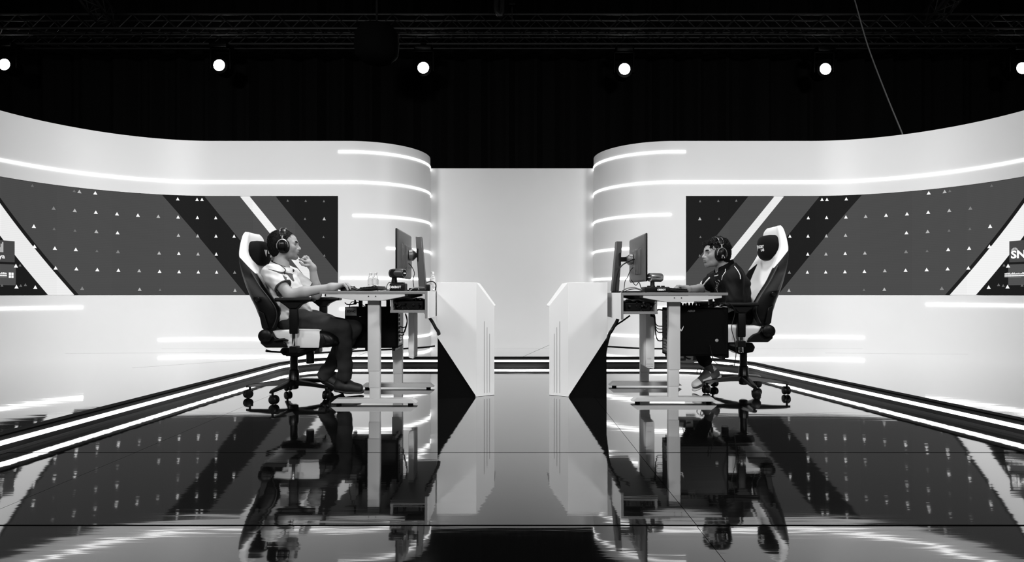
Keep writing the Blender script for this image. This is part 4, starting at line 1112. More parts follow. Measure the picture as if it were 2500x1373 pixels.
class Vol:
    def __init__(s, xs, ys, zs):
        s.x, s.y, s.z = xs, ys, zs
        s.D = np.full((len(xs), len(ys), len(zs)), 1.0, np.float32)
    def sub(s, lo, hi):
        sl = []
        for a, l, h in zip((s.x, s.y, s.z), lo, hi):
            i, j = np.searchsorted(a, l), np.searchsorted(a, h)
            sl.append(slice(max(i - 1, 0), min(j + 1, len(a))))
        return tuple(sl)
    def apply(s, fn, lo, hi, k, mode):
        pad = max(k, 0.0) + 0.016
        sl = s.sub(np.array(lo) - pad, np.array(hi) + pad)
        if any(q.stop <= q.start for q in sl): return s
        X = s.x[sl[0]][:, None, None]; Y = s.y[sl[1]][None, :, None]; Z = s.z[sl[2]][None, None, :]
        d = fn(X, Y, Z).astype(np.float32)
        D = s.D[sl]
        if mode == 'add':
            if k > 0:
                h = np.maximum(k - np.abs(D - d), 0) / k
                s.D[sl] = np.minimum(D, d) - h * h * k * 0.25
            else: s.D[sl] = np.minimum(D, d)
        elif mode == 'cut':
            d = -d
            if k > 0:
                h = np.maximum(k - np.abs(D - d), 0) / k
                s.D[sl] = np.maximum(D, d) + h * h * k * 0.25
            else: s.D[sl] = np.maximum(D, d)
        return s
    def cap(s, a, b, ra, rb=None, k=0.02, mode='add', sq=None):
        """tapered capsule; sq=(axis vector, factor): flattened (factor<1) or widened across that axis"""
        rb = ra if rb is None else rb
        a = np.array(a, float); b = np.array(b, float); ab = b - a; L2 = max(float(ab @ ab), 1e-9)
        R_ = max(ra, rb) * (max(1.0, sq[1]) if sq else 1.0)
        def fn(X, Y, Z):
            px, py, pz = X - a[0], Y - a[1], Z - a[2]
            t = np.clip((px * ab[0] + py * ab[1] + pz * ab[2]) / L2, 0, 1)
            qx, qy, qz = px - ab[0] * t, py - ab[1] * t, pz - ab[2] * t
            r2 = qx * qx + qy * qy + qz * qz
            if sq:
                n = sq[0]; m = qx * n[0] + qy * n[1] + qz * n[2]
                r2 = r2 + m * m * (1 / sq[1] ** 2 - 1)
            return np.sqrt(r2) - (ra + (rb - ra) * t)
        return s.apply(fn, np.minimum(a, b) - R_, np.maximum(a, b) + R_, k, mode)
    def ell(s, c, r, Rm=None, k=0.02, mode='add'):
        c = np.array(c, float); r = np.array(r, float); Rm = np.eye(3) if Rm is None else np.array(Rm)
        m = r.max()
        def fn(X, Y, Z):
            px, py, pz = X - c[0], Y - c[1], Z - c[2]
            q = [(px * Rm[0, i] + py * Rm[1, i] + pz * Rm[2, i]) for i in range(3)]
            k0 = np.sqrt(sum((q[i] / r[i]) ** 2 for i in range(3))); k1 = np.sqrt(sum((q[i] / r[i] ** 2) ** 2 for i in range(3))) + 1e-9
            return k0 * (k0 - 1) / k1
        return s.apply(fn, c - m, c + m, k, mode)
    def cutplane(s, p, n, k=0.0):
        """remove what lies on the n side of the plane through p"""
        n = np.array(n, float); n /= np.linalg.norm(n); c = float(np.dot(n, p))
        d = -(s.x[:, None, None] * n[0] + s.y[None, :, None] * n[1] + s.z[None, None, :] * n[2] - c).astype(np.float32)
        s.D = np.maximum(s.D, -d); return s
    def wobble(s, amp, freq, seed=0):
        """cloth folds: low ripples added to the distance"""
        r = np.random.RandomState(seed)
        w = np.zeros_like(s.D)
        for i in range(5):
            n = r.normal(size=3); n /= np.linalg.norm(n); f = freq * (0.6 + 0.9 * r.rand()); ph = r.rand() * 6.28
            w += np.sin(f * (s.x[:, None, None] * n[0] + s.y[None, :, None] * n[1] + s.z[None, None, :] * n[2]) + ph).astype(np.float32)
        s.D += np.where(np.abs(s.D) < 0.05, w * (amp / 5), 0); return s
    def mesh(s):
        D = s.D; neg = D < 0
        c = np.zeros(tuple(n - 1 for n in D.shape), np.uint8)
        for a in (0, 1):
            for b in (0, 1):
                for e in (0, 1):
                    c += neg[a:D.shape[0] - 1 + a, b:D.shape[1] - 1 + b, e:D.shape[2] - 1 + e]
        act = (c > 0) & (c < 8)
        idx = np.argwhere(act)
        vid = np.full(act.shape, -1, np.int32); vid[act] = np.arange(len(idx))
        pos = np.zeros((len(idx), 3)); cnt = np.zeros(len(idx))
        I, J, K = idx.T
        cor = [(a, b, e) for a in (0, 1) for b in (0, 1) for e in (0, 1)]
        for p in cor:
            for ax in range(3):
                if p[ax]: continue
                q = list(p); q[ax] = 1
                da = D[I + p[0], J + p[1], K + p[2]]; db = D[I + q[0], J + q[1], K + q[2]]
                m = (da < 0) != (db < 0)
                t = np.where(m, da / np.where(m, da - db, 1), 0)
                for d_, (A, ii) in enumerate(((s.x, I), (s.y, J), (s.z, K))):
                    a0 = A[ii + p[d_]]; a1 = A[ii + q[d_]]
                    pos[:, d_] += np.where(m, a0 + (a1 - a0) * t, 0)
                cnt += m
        pos /= cnt[:, None]
        faces = []
        for ax in range(3):
            sa = [slice(None)] * 3; sb = [slice(None)] * 3
            sa[ax] = slice(0, -1); sb[ax] = slice(1, None)
            na, nb = neg[tuple(sa)], neg[tuple(sb)]
            e = np.argwhere(na != nb)
            o1, o2 = [(1, 2), (2, 0), (0, 1)][ax]
            ok = (e[:, o1] > 0) & (e[:, o2] > 0) & (e[:, o1] < D.shape[o1] - 1) & (e[:, o2] < D.shape[o2] - 1)
            e = e[ok]
            fl = na[tuple(e.T)]
            def cell(d1, d2):
                q = e.copy(); q[:, o1] += d1; q[:, o2] += d2
                return vid[tuple(q.T)]
            qd = np.stack([cell(-1, -1), cell(0, -1), cell(0, 0), cell(-1, 0)], 1)
            qd[~fl] = qd[~fl][:, ::-1]
            faces.append(qd)
        F = np.concatenate(faces)
        F = F[(F >= 0).all(1)]
        return pos, F

def vol_obj(name, V, mats, parent, mat_fn=None, tone_fn=None):
    pos, F = V.mesh() if isinstance(V, Vol) else V
    me = bpy.data.meshes.new(name)
    me.vertices.add(len(pos)); me.vertices.foreach_set('co', pos.astype(np.float32).ravel())
    me.loops.add(len(F) * 4); me.loops.foreach_set('vertex_index', F.astype(np.int32).ravel())
    me.polygons.add(len(F)); me.polygons.foreach_set('loop_start', np.arange(0, len(F) * 4, 4, dtype=np.int32))
    for m in (mats if isinstance(mats, list) else [mats]): me.materials.append(M[m])
    if mat_fn is not None:
        cen = pos[F].mean(1)
        me.polygons.foreach_set('material_index', mat_fn(cen).astype(np.int32))
    me.update(calc_edges=True)
    if tone_fn is not None:
        at = me.color_attributes.new('tone', 'FLOAT_COLOR', 'POINT')
        t = tone_fn(pos); at.data.foreach_set('color', np.stack([t, t, t, np.ones_like(t)], 1).astype(np.float32).ravel())
    me.shade_smooth(); me.validate()
    o = bpy.data.objects.new(name, me); COL.objects.link(o)
    if parent is not None:
        if parent.type == 'EMPTY': attach(o, parent)
        else: o.parent = parent
    return o

def panel_cloth(name, a, b):
    """jersey with a sewn-in darker panel: 'panel' > 0 marks the panel"""
    m = mat(name, a, 0.8, spec=0.15, bump=(420, 0.1, 0.001))
    nt = m.node_tree; at = nt.nodes.new('ShaderNodeAttribute'); at.attribute_name = 'panel'
    gt = nt.nodes.new('ShaderNodeMath'); gt.operation = 'GREATER_THAN'; gt.inputs[1].default_value = 0.0
    mx = nt.nodes.new('ShaderNodeMapRange'); mx.inputs['To Min'].default_value = a; mx.inputs['To Max'].default_value = b
    nt.links.new(at.outputs['Fac'], gt.inputs[0]); nt.links.new(gt.outputs[0], mx.inputs['Value'])
    nt.links.new(mx.outputs['Result'], nt.nodes['Principled BSDF'].inputs['Base Color'])
    return m
M['jersey_panelled'] = panel_cloth('white_jersey_with_grey_panels', 0.52, 0.06)
M['polo_panelled'] = panel_cloth('black_polo_with_white_cuff', 0.003, 0.55)
def set_panel(o, fn):
    n = len(o.data.vertices); co = np.zeros(n * 3, np.float32); o.data.vertices.foreach_get('co', co)
    o.data.attributes.new('panel', 'FLOAT', 'POINT').data.foreach_set('value', fn(co.reshape(-1, 3).astype(float)).astype(np.float32))

def skin_material(name, col):
    m = mat(name, col, 0.58, spec=0.28, bump=(150, 0.12, 0.001))
    nt = m.node_tree; b = nt.nodes['Principled BSDF']
    at = nt.nodes.new('ShaderNodeAttribute'); at.attribute_name = 'tone'
    mx = nt.nodes.new('ShaderNodeVectorMath'); mx.operation = 'SCALE'; mx.inputs['Scale'].default_value = col
    nt.links.new(at.outputs['Color'], mx.inputs[0]); nt.links.new(mx.outputs[0], b.inputs['Base Color'])
    return m
M['skin_a'] = skin_material('warm_skin_pale_shirt_player', 0.27)
M['skin_b'] = skin_material('warm_skin_black_shirt_player', 0.24)
M['hair'] = mat('black_hair', 0.003, 0.6, spec=0.15)
M['eye_white'] = mat('eye_white', 0.45, 0.2)
M['iris'] = mat('dark_iris', 0.008, 0.15)
M['shirt_white'] = mat('white_jersey', 0.52, 0.8, spec=0.15, noise=(14, 0.06), bump=(420, 0.1, 0.001))
M['shirt_grey'] = mat('grey_jersey_panel', 0.075, 0.75)
M['shirt_black'] = mat('black_jersey', 0.003, 0.85, spec=0.08, bump=(400, 0.1, 0.001))
M['jeans'] = mat('dark_grey_denim', 0.028, 0.85, spec=0.1, noise=(9, 0.25), bump=(500, 0.2, 0.001))
M['trousers'] = mat('black_trousers', 0.003, 0.85, spec=0.1)
M['shoe_dark'] = mat('dark_trainer', 0.006, 0.6, noise=(30, 0.4))
M['sole_dark'] = mat('dark_sole', 0.005, 0.6)
M['shoe_grey'] = mat('grey_suede', 0.05, 0.8)
M['shoe_white'] = mat('white_trainer_leather', 0.50, 0.5)
M['sock'] = mat('dark_sock', 0.02, 0.8)

def head_frame(org, facing, yaw, pitch, roll=0.0, s=0.86):
    """facing +1: looks along +x. returns function (f, lat, u)->world; lat>0 is the side AWAY from the camera"""
    f = Vector((facing, 0, 0)); u = Vector((0, 0, 1)); l = Vector((0, 1, 0))
    q = Matrix.Rotation(yaw, 3, 'Z'); f, l = q @ f, q @ l
    q = Matrix.Rotation(pitch, 3, l); f, u = q @ f, q @ u
    q = Matrix.Rotation(roll, 3, f); l, u = q @ l, q @ u
    Rm = np.array([[f.x, l.x, u.x], [f.y, l.y, u.y], [f.z, l.z, u.z]])
    o = Vector(org)
    def H(a, b, c): return np.array(o + (f * a + l * b + u * c) * s)
    return H, Rm, s

def build_head(V, H, Rm, s, neck):
    e = lambda c, r, k=0.02, mode='add': V.ell(H(*c), np.array(r) * s, Rm, k * s, mode)
    c = lambda a, b, ra, rb=None, k=0.02, mode='add': V.cap(H(*a), H(*b), ra * s, (ra if rb is None else rb) * s, k * s, mode)
    e((-0.020, 0, 0.030), (0.100, 0.076, 0.079))                       # cranium
    e((0.030, 0, 0.018), (0.066, 0.063, 0.068), 0.03)                  # forehead
    e((0.030, 0, -0.042), (0.060, 0.058, 0.066), 0.03)                 # mid face
    for q in (-1, 1):
        c((-0.005, q * 0.056, -0.050), (0.040, q * 0.040, -0.092), 0.020, 0.018, 0.035)   # jaw
        c((0.040, q * 0.040, -0.092), (0.072, q * 0.012, -0.102), 0.018, 0.016, 0.03)
        e((0.058, q * 0.042, -0.024), (0.026, 0.024, 0.022), 0.03)     # cheekbone
        c((0.086, q * 0.006, 0.013), (0.070, q * 0.048, 0.014), 0.010, 0.009, 0.018)      # brow ridge
        e((-0.012, q * 0.076, -0.010), (0.026, 0.010, 0.032), 0.008)   # ear
    e((0.078, 0, -0.100), (0.019, 0.022, 0.017), 0.02)                 # chin
    for q in (-1, 1):
        e((0.094, q * 0.033, -0.004), (0.018, 0.020, 0.013), 0.014, 'cut')                # eye socket
        c((0.0790, q * 0.018, 0.0035), (0.0755, q * 0.046, 0.0005), 0.0048, 0.004, 0.006)  # upper lid
        c((0.0775, q * 0.018, -0.0125), (0.0735, q * 0.044, -0.012), 0.004, 0.0035, 0.007)
    c((0.087, 0, 0.006), (0.104, 0, -0.024), 0.0090, 0.0110, 0.014)    # nose bridge
    e((0.1105, 0, -0.035), (0.0135, 0.0125, 0.0115), 0.010)            # tip
    for q in (-1, 1): e((0.098, q * 0.0125, -0.0400), (0.0125, 0.008, 0.008), 0.008)
    e((0.084, 0, -0.066), (0.018, 0.028, 0.026), 0.02)                 # muzzle
    c((0.1005, -0.012, -0.0620), (0.1005, 0.012, -0.0620), 0.0066, k=0.008)
    c((0.0985, -0.011, -0.0750), (0.0985, 0.011, -0.0750), 0.0078, k=0.008)
    c((0.1090, -0.018, -0.0682), (0.1090, 0.018, -0.0680), 0.0040, k=0.004, mode='cut')
    e((0.0995, 0, -0.0860), (0.010, 0.018, 0.006), 0.012, 'cut')
    V.cap(H(-0.022, 0, -0.045), neck, 0.051 * s, 0.054 * s, 0.03)

def head_tone(H, Rm, s, stubble=0.55):
    o = H(0, 0, 0)
    def fn(pos):
        q = (pos - o) @ Rm / s
        f, l, u = q.T
        t = np.ones(len(pos))
        near = (np.abs(l) < 0.085) & (np.abs(u) < 0.16)
        st = np.clip((-0.045 - u) / 0.02, 0, 1) * np.clip((f + 0.01) / 0.03, 0, 1) * np.clip((u + 0.125) / 0.015, 0, 1)
        t = np.where(near, t * (1 - (1 - stubble) * st), t)
        lip = np.exp(-(((u + 0.068) / 0.009) ** 2)) * (f > 0.088) * (np.abs(l) < 0.022)
        t = np.where(near, t * (1 - 0.30 * lip), t)
        under = np.exp(-(((u + 0.004) / 0.016) ** 2 + ((np.abs(l) - 0.032) / 0.02) ** 2)) * (f > 0.05)
        return np.where(near, t * (1 - 0.30 * under), t)
    return fn

def face_bits(root, H, Rm, s):
    for q in (-1, 1):
        ball = MB().ball(H(0.0690, q * 0.032, -0.0045), 0.0142 * s, 16).build('eye', 'eye_white', root)
        d = Vector(H(1, 0, 0) - H(0, 0, 0)).normalized()
        p = Vector(H(0.0690, q * 0.0325, -0.0045)) + d * 0.0088 * s
        MB().ball(p, 0.0075 * s, 12).build('iris', 'iris', ball)
        pts = [H(0.0965, q * 0.012, 0.0135), H(0.0945, q * 0.024, 0.0195), H(0.0855, q * 0.040, 0.0195), H(0.0725, q * 0.052, 0.0125)]
        MB().tube(spline(pts, 5), [0.0034 + 0.0022 * math.sin(math.pi * min(1, t * 1.1)) for t in np.linspace(0, 1, 16)], 6).build('eyebrow', 'hair', root)

def hair_vol(V, H, Rm, s, seed, curl, n):
    e = lambda c, r, k=0.01, mode='add': V.ell(H(*c), np.array(r) * s, Rm, k * s, mode)
    e((-0.024, 0, 0.035), (0.106, 0.082, 0.088))
    e((-0.060, 0, -0.020), (0.066, 0.072, 0.080), 0.03)
    rnd = random.Random(seed)
    if curl:
        for _ in range(n):
            th = rnd.uniform(0, 2 * math.pi); ph = rnd.uniform(-0.1, 1.57)
            d = np.array([math.cos(th) * math.cos(ph), math.sin(th) * math.cos(ph), math.sin(ph)])
            p = np.array([-0.022, 0, 0.036]) + d * np.array([0.100, 0.077, 0.086])
            V.ell(H(*p), np.array([rnd.uniform(0.008, 0.014)] * 3) * s, Rm, 0.010 * s)
        for k in range(14):                        # fringe falling over the forehead
            y = -0.055 + 0.11 * k / 13
            V.ell(H(0.066 + rnd.uniform(-0.006, 0.006), y, 0.078 + rnd.uniform(-0.008, 0.012)), np.array([rnd.uniform(0.010, 0.015)] * 3) * s, Rm, 0.010 * s)
    # keep the face, the neck and the cheeks free
    e((0.125, 0, -0.03), (0.100, 0.20, 0.082), 0.006, 'cut')
    e((0.055, 0, -0.085), (0.072, 0.20, 0.085), 0.008, 'cut')
    e((-0.05, 0, -0.205), (0.16, 0.2, 0.110), 0.008, 'cut')

def hair_obj(V, H, Rm, s, seed, n, curl, root):
    """hair volume plus short locks rooted in it, one mesh"""
    pos, F = V.mesh()
    a, b, c, d = (pos[F[:, i]] for i in range(4))
    fn = np.cross(c - a, d - b)
    vn = np.zeros_like(pos)
    for i in range(4): np.add.at(vn, F[:, i], fn)
    vn /= np.linalg.norm(vn, axis=1)[:, None] + 1e-12
    o = H(0, 0, 0); loc = (pos - o) @ Rm / s; ln = vn @ Rm
    out = (ln * (loc - np.array([-0.02, 0, 0.02]))).sum(1) > 0.02          # outer side of the hair only
    ids = np.nonzero(out)[0]
    rnd = np.random.RandomState(seed); mb = MB()
    for i in rnd.choice(ids, min(n, len(ids)), replace=False):
        p, nr = loc[i], ln[i]
        if curl: flow = rnd.uniform(-1, 1, 3) - np.array([0, 0, 0.3])
        else: flow = np.array([0.8 if p[0] > -0.04 else -0.3, rnd.uniform(-.3, .3), -1.0 * (1 - max(0, (p[2] - 0.03) / 0.09))]) + rnd.uniform(-.35, .35, 3)
        t = flow - nr * (flow @ nr); t /= np.linalg.norm(t) + 1e-9
        bb = np.cross(nr, t)
        L = rnd.uniform(0.014, 0.026)
        lift = rnd.uniform(0.25, 0.6) if curl else rnd.uniform(0.15, 0.40)
        m = 8 if curl else 4; pts = []; a0 = rnd.rand() * 6.28
        for k in range(m + 1):
            q = k / m
            w = p - nr * 0.003 + t * L * q + nr * (L * lift * q - L * lift * 0.35 * q * q)
            if curl: w = w + (bb * math.cos(a0 + q * 8) + nr * math.sin(a0 + q * 8)) * 0.0042
            pts.append(H(*w))
        r0 = 0.0018 * s
        mb.tube(pts, [r0 * (1 - 0.75 * k / m) for k in range(m + 1)], 4)
    v = pos.tolist(); f = F.tolist(); n0 = len(v)
    me = bpy.data.meshes.new('hair'); me.from_pydata(v + mb.v, [], f + [tuple(i + n0 for i in q) for q in mb.f]); me.materials.append(M['hair']); me.shade_smooth()
    ob = bpy.data.objects.new('hair', me); COL.objects.link(ob); attach(ob, root)
    return ob

def headset(root, H, Rm, s, mark):
    def ring(fc, lc, uc, fr, ur, n=28, sqr=0.8):
        out = []
        for a in np.linspace(0, 2 * math.pi, n, endpoint=False):
            ca, sa = math.cos(a), math.sin(a)
            out.append(H(fc + fr * math.copysign(abs(ca) ** sqr, ca), lc, uc + ur * math.copysign(abs(sa) ** sqr, sa)))
        return out
    for q in (-1, 1):
        fc, uc = -0.006, -0.018
        MB().loft([ring(fc + .004, q * 0.070, uc, 0.030, 0.040), ring(fc + .004, q * 0.072, uc, 0.047, 0.057), ring(fc + .003, q * 0.088, uc, 0.047, 0.057), ring(fc, q * 0.092, uc, 0.042, 0.052)]).build('ear_cushion', 'leather_black', root, smooth=60)
        cup = MB().loft([ring(fc, q * 0.090, uc, 0.041, 0.051), ring(fc - .002, q * 0.104, uc, 0.039, 0.049), ring(fc - .003, q * 0.112, uc, 0.031, 0.040), ring(fc - .003, q * 0.114, uc, 0.012, 0.016)]).build('ear_cup', 'steel_black', root, smooth=60)
        arc = [H(fc + 0.042 * math.cos(a), q * 0.104, uc + 0.052 * math.sin(a)) for a in np.linspace(R(-10), R(200), 22)]
        MB().tube(arc, [0.0028 + 0.0022 * math.sin(math.pi * t) for t in np.linspace(0, 1, 22)], 8).build('yoke', 'silver', root)
        MB().tube([H(fc, q * 0.104, uc + 0.050), H(fc, q * 0.1005, uc + 0.066), H(fc, q * 0.097, uc + 0.082)], [0.008 * s, 0.0065 * s, 0.0065 * s], 8).build('slider', 'silver', root)
        MB().tube([H(fc - .014, q * 0.0955, uc + 0.084), H(fc + 0.014, q * 0.0955, uc + 0.084)], 0.006 * s, 8).build('band_end', 'silver', root)
        if mark:
            g = MB()
            tri = [(-0.014, -0.034), (0.010, -0.034), (0.006, -0.008), (-0.004, -0.008)]
            outer = [H(fc - 0.002 + a, q * 0.1145, uc + b + 0.0) for a, b in tri]
            MB().tube(outer, 0.0022 * s, 6, closed=True).build('maker_mark', 'print_white', cup)
        else:
            MB().box(-0.010, 0.010, -0.001, 0.001, -0.002, 0.002, T=Matrix.Translation(Vector(H(fc - .002, q * 0.114, uc + 0.022))) @ Matrix(Rm.tolist()).to_4x4()).build('maker_mark', 'print_grey', cup)
    rings = []
    for t in np.linspace(0, 1, 25):
        a = math.pi * t
        l = -0.0955 * math.cos(a); u = 0.066 + 0.066 * math.sin(a) ** 0.75
        w, th = 0.018, 0.005
        n = np.array([0, -math.cos(a), math.sin(a)]); n /= np.linalg.norm(n)
        c0 = np.array([-0.004, l, u])
        rings.append([H(*(c0 + np.array([fx * w, 0, 0]) + n * h * th)) for fx, h in ((-1, -1), (1, -1), (1, 0.7), (0.6, 1.2), (-0.6, 1.2), (-1, 0.7))])
    MB().loft(rings).build('headband', 'leather_black', root, smooth=50)
    for fx in (-1, 1):
        pts = []
        for t in np.linspace(0.03, 0.97, 25):
            a = math.pi * t
            pts.append(H(-0.004 + fx * 0.0185, -0.0965 * math.cos(a), 0.0675 + 0.0665 * math.sin(a) ** 0.75))
        MB().tube(pts, 0.0022 * s, 6).build('band_rail', 'silver', root)

def finger(V, pts, r0=0.0082, r1=0.0062, k=0.005):
    n = len(pts)
    for i in range(n - 1):
        a = r0 + (r1 - r0) * i / (n - 1); b = r0 + (r1 - r0) * (i + 1) / (n - 1)
        V.cap(pts[i], pts[i + 1], a, b, k)

from mathutils.bvhtree import BVHTree
def surface_hit(o, px, py):
    """point of o's surface met by the sight line of a photo pixel"""
    me = o.data
    if 'bvh' not in SURF.setdefault(o.name, {}):
        SURF[o.name]['bvh'] = BVHTree.FromPolygons([v.co[:] for v in me.vertices], [tuple(p.vertices) for p in me.polygons])
    d = (P(px, py, 1.0) - Vector((0, 0, EYE))).normalized()
    h = SURF[o.name]['bvh'].ray_cast(Vector((0, 0, EYE)), d)
    return (h[0] - d * 0.002) if h[0] is not None else None
SURF = {}
def seam(o, name, pts, r, mt, parent, n=6):
    """piping or cord lying on the cloth"""
    q = []
    for i in range(len(pts) - 1):
        for k in range(n):
            t = k / n; q.append((pts[i][0] + (pts[i + 1][0] - pts[i][0]) * t, pts[i][1] + (pts[i + 1][1] - pts[i][1]) * t))
    q.append(pts[-1])
    hit = [h for h in (surface_hit(o, *p) for p in q) if h is not None]
    if len(hit) > 2: return MB().tube(hit, r, 6).build(name, mt, parent)
A = lambda *p: np.array(p, float)
def shoe_parts(name_root, ankle, heel, toe, up, dark, width=0.042):
    """trainer from heel to toe; up = direction out of the sole. returns (upper pos/F, sole pos/F)"""
    ankle, heel, toe, up = map(lambda q: np.array(q, float), (ankle, heel, toe, up))
    up /= np.linalg.norm(up); fw = toe - heel; L = np.linalg.norm(fw); fw /= L; up = up - fw * (up @ fw); up /= np.linalg.norm(up); sd = np.cross(up, fw)
    lo = np.minimum(np.minimum(ankle, heel), toe) - 0.08; hi = np.maximum(np.maximum(ankle, heel), toe) + 0.08
    g = lambda: Vol(*[axis(lo[i], hi[i], 0.0035) for i in range(3)])
    q = lambda a, b, c: heel + fw * a * L + sd * b + up * c
    V = g()
    V.cap(q(0.14, 0, 0.045), q(0.40, 0, 0.047), 0.036, 0.039, 0.02)
    V.cap(q(0.40, 0, 0.046), q(0.84, 0, 0.038), 0.040, 0.033, 0.03, sq=(sd, 1.2))
    V.cap(q(0.12, 0, 0.05), q(0.17, 0, 0.092), 0.034, 0.032, 0.02)
    V.cap(q(0.42, 0, 0.06), q(0.27, 0, 0.092), 0.026, 0.028, 0.02)
    V.cap(q(0.70, 0, 0.04), q(0.30, 0, 0.085), 0.014, 0.018, 0.02)
    V.cutplane(q(0, 0, 0.016), -up)
    V.cap(q(0.20, 0, 0.085), q(0.22, 0, 0.15), 0.024, 0.026, 0.004, 'cut')
    S = g()
    S.cap(q(0.10, 0, 0.012), q(0.45, 0, 0.010), 0.034, 0.036, 0.02, sq=(up, 0.42))
    S.cap(q(0.45, 0, 0.010), q(0.88, 0, 0.014), 0.040, 0.035, 0.03, sq=(up, 0.40))
    S.cutplane(q(0, 0, 0.0), -up)
    return V, S, q

# ------------------------------------------------------------------ player in the pale shirt (left)
def player_left():
    root = empty('person', (-1.53, 4.17, 0))
    tag(root, 'seated person in a pale jersey and jeans, hand raised to the chin', 'person', 'players at the desks')
    H, Rm, s = head_frame((-1.584, 4.175, 1.070), 1, R(14), R(-2))
    neck = A(-1.612, 4.17, 0.905)
    SR, ER, WR = A(-1.622, 4.035, 0.868), A(-1.476, 3.965, 0.722), A(-1.212, 4.025, 0.772)
    SL, EL, WL = A(-1.600, 4.305, 0.868), A(-1.440, 4.415, 0.722), np.array(P(763, 654, 4.36))
    pel = A(-1.525, 4.17, 0.560)
    hipR, kneeR, ankR = A(-1.50, 4.10, 0.555), A(-1.165, 4.135, 0.487), A(-1.19, 4.27, 0.135)
    hipL, kneeL, ankL = A(-1.50, 4.24, 0.555), A(-1.125, 4.262, 0.478), A(-1.372, 4.37, 0.130)
    V = Vol(axis(-1.78, -1.05, 0.0042, (-1.71, -1.46), 0.0024), axis(3.90, 4.50, 0.0042, (4.09, 4.27), 0.0026), axis(0.07, 1.23, 0.0042, (0.945, 1.12), 0.0024))
    build_head(V, H, Rm, s, neck)
    V.cap(neck, A(-1.585, 4.17, 0.80), 0.06, 0.07, 0.03)
    V.cap(A(-1.585, 4.17, 0.80), pel, 0.075, 0.08, 0.03)
    for S_, E_, W_, r in ((SR, ER, WR, 1.0), (SL, EL, WL, 0.94)):
        V.cap(neck + A(0, 0, -0.03), S_, 0.045, 0.045, 0.03)
        V.cap(S_, E_, 0.043 * r, 0.036 * r, 0.02)
        mid = E_ + (W_ - E_) * 0.35
        V.cap(E_, mid, 0.034 * r, 0.0365 * r, 0.02); V.cap(mid, W_, 0.036 * r, 0.0245 * r, 0.02)
    for h_, k_, a_ in ((hipR, kneeR, ankR), (hipL, kneeL, ankL)):
        V.cap(pel, h_, 0.06, 0.06, 0.02); V.cap(h_, k_, 0.06, 0.045, 0.02); V.cap(k_, a_, 0.043, 0.03, 0.02)
    # right hand on the mouse
    K = A(-1.150, 4.05, 0.791)
    V.cap(WR, K + A(0, -0.018, -0.004), 0.0235, 0.015, 0.02, sq=((0, 1, 0), 1.25)); V.cap(WR, K + A(0, 0.018, -0.004), 0.0235, 0.015, 0.02)
    for i, y in enumerate((-0.030, -0.011, 0.010, 0.031)):
        ln = (0.86, 1.0, 1.05, 0.96)[i]
        b = K + A(-0.004 if i in (0, 3) else 0, y, -0.003 if i == 0 else 0)
        finger(V, [b, b + A(0.030 * ln, y * 0.15, 0.005), b + A(0.052 * ln, y * 0.2, -0.014), b + A(0.062 * ln, y * 0.2, -0.034)], 0.0088, 0.0068)
    finger(V, [WR + A(0.025, 0.025, -0.002), WR + A(0.055, 0.048, -0.008), WR + A(0.085, 0.052, -0.014), WR + A(0.105, 0.048, -0.018)], 0.0115, 0.0075)
    # left hand raised to the chin, fingers loosely bent
    q = lambda x, y, d: np.array(P(x, y, d))
    V.cap(WL, q(751.5, 641, 4.33), 0.0235, 0.0185, 0.015); V.cap(WL, q(755, 640, 4.36), 0.022, 0.017, 0.015)
    V.cap(q(751.5, 641, 4.33), q(755, 638, 4.37), 0.015, 0.013, 0.012)
    finger(V, [q(750, 640, 4.315), q(741, 637.5, 4.295), q(735.5, 634.5, 4.285), q(731.5, 634.5, 4.28)], 0.0092, 0.0070)
    finger(V, [q(751, 637, 4.335), q(744.5, 629.5, 4.32), q(739.5, 631, 4.31), q(737, 634, 4.305)], 0.0090, 0.0066)
    finger(V, [q(753, 635, 4.355), q(748.5, 626.8, 4.35), q(743, 627, 4.335), q(740, 630, 4.325)], 0.0086, 0.0064)
    finger(V, [q(755.5, 635, 4.375), q(752, 628.5, 4.38), q(748, 628.5, 4.37), q(746, 631, 4.36)], 0.0076, 0.0058)
    finger(V, [q(757, 648, 4.335), q(747, 648.5, 4.305), q(738, 646, 4.29), q(732.5, 641, 4.28)], 0.0120, 0.0078)
    vol_obj('body', V, 'skin_a', root, tone_fn=head_tone(H, Rm, s))
    face_bits(root, H, Rm, s)
    hv = Vol(axis(-1.74, -1.44, 0.0026), axis(4.05, 4.31, 0.003), axis(0.94, 1.24, 0.0026))
    hair_vol(hv, H, Rm, s, 4, False, 420)
    hair_obj(hv, H, Rm, s, 7, 3600, False, root)
    # jersey
    T = Vol(axis(-1.80, -1.36, 0.005), axis(3.88, 4.46, 0.005), axis(0.52, 0.97, 0.005))
    sy = ((0, 1, 0), 1.42)
    T.cap(A(-1.600, 4.17, 0.825), A(-1.572, 4.17, 0.745), 0.098, 0.102, 0.04, sq=sy)
    T.cap(A(-1.572, 4.17, 0.745), A(-1.540, 4.17, 0.575), 0.102, 0.108, 0.04, sq=((0, 1, 0), 1.34))
    T.cap(A(-1.51, 4.17, 0.64), A(-1.49, 4.17, 0.60), 0.080, 0.084, 0.05, sq=((0, 1, 0), 1.4))
    for S_, E_ in ((SR, ER), (SL, EL)):
        T.cap(neck + A(0.01, 0, -0.035), S_ + A(0, 0, -0.004), 0.056, 0.054, 0.05)
        c_ = S_ + (E_ - S_) * 0.62
        T.cap(S_, c_, 0.056, 0.062, 0.03)
    T.cap(A(-1.628, 4.17, 0.912), A(-1.62, 4.17, 0.85), 0.062, 0.085, 0.05, sq=((0, 1, 0), 1.15))
    T.cutplane(A(-1.5, 4.17, 0.565), A(0.35, 0, -1))
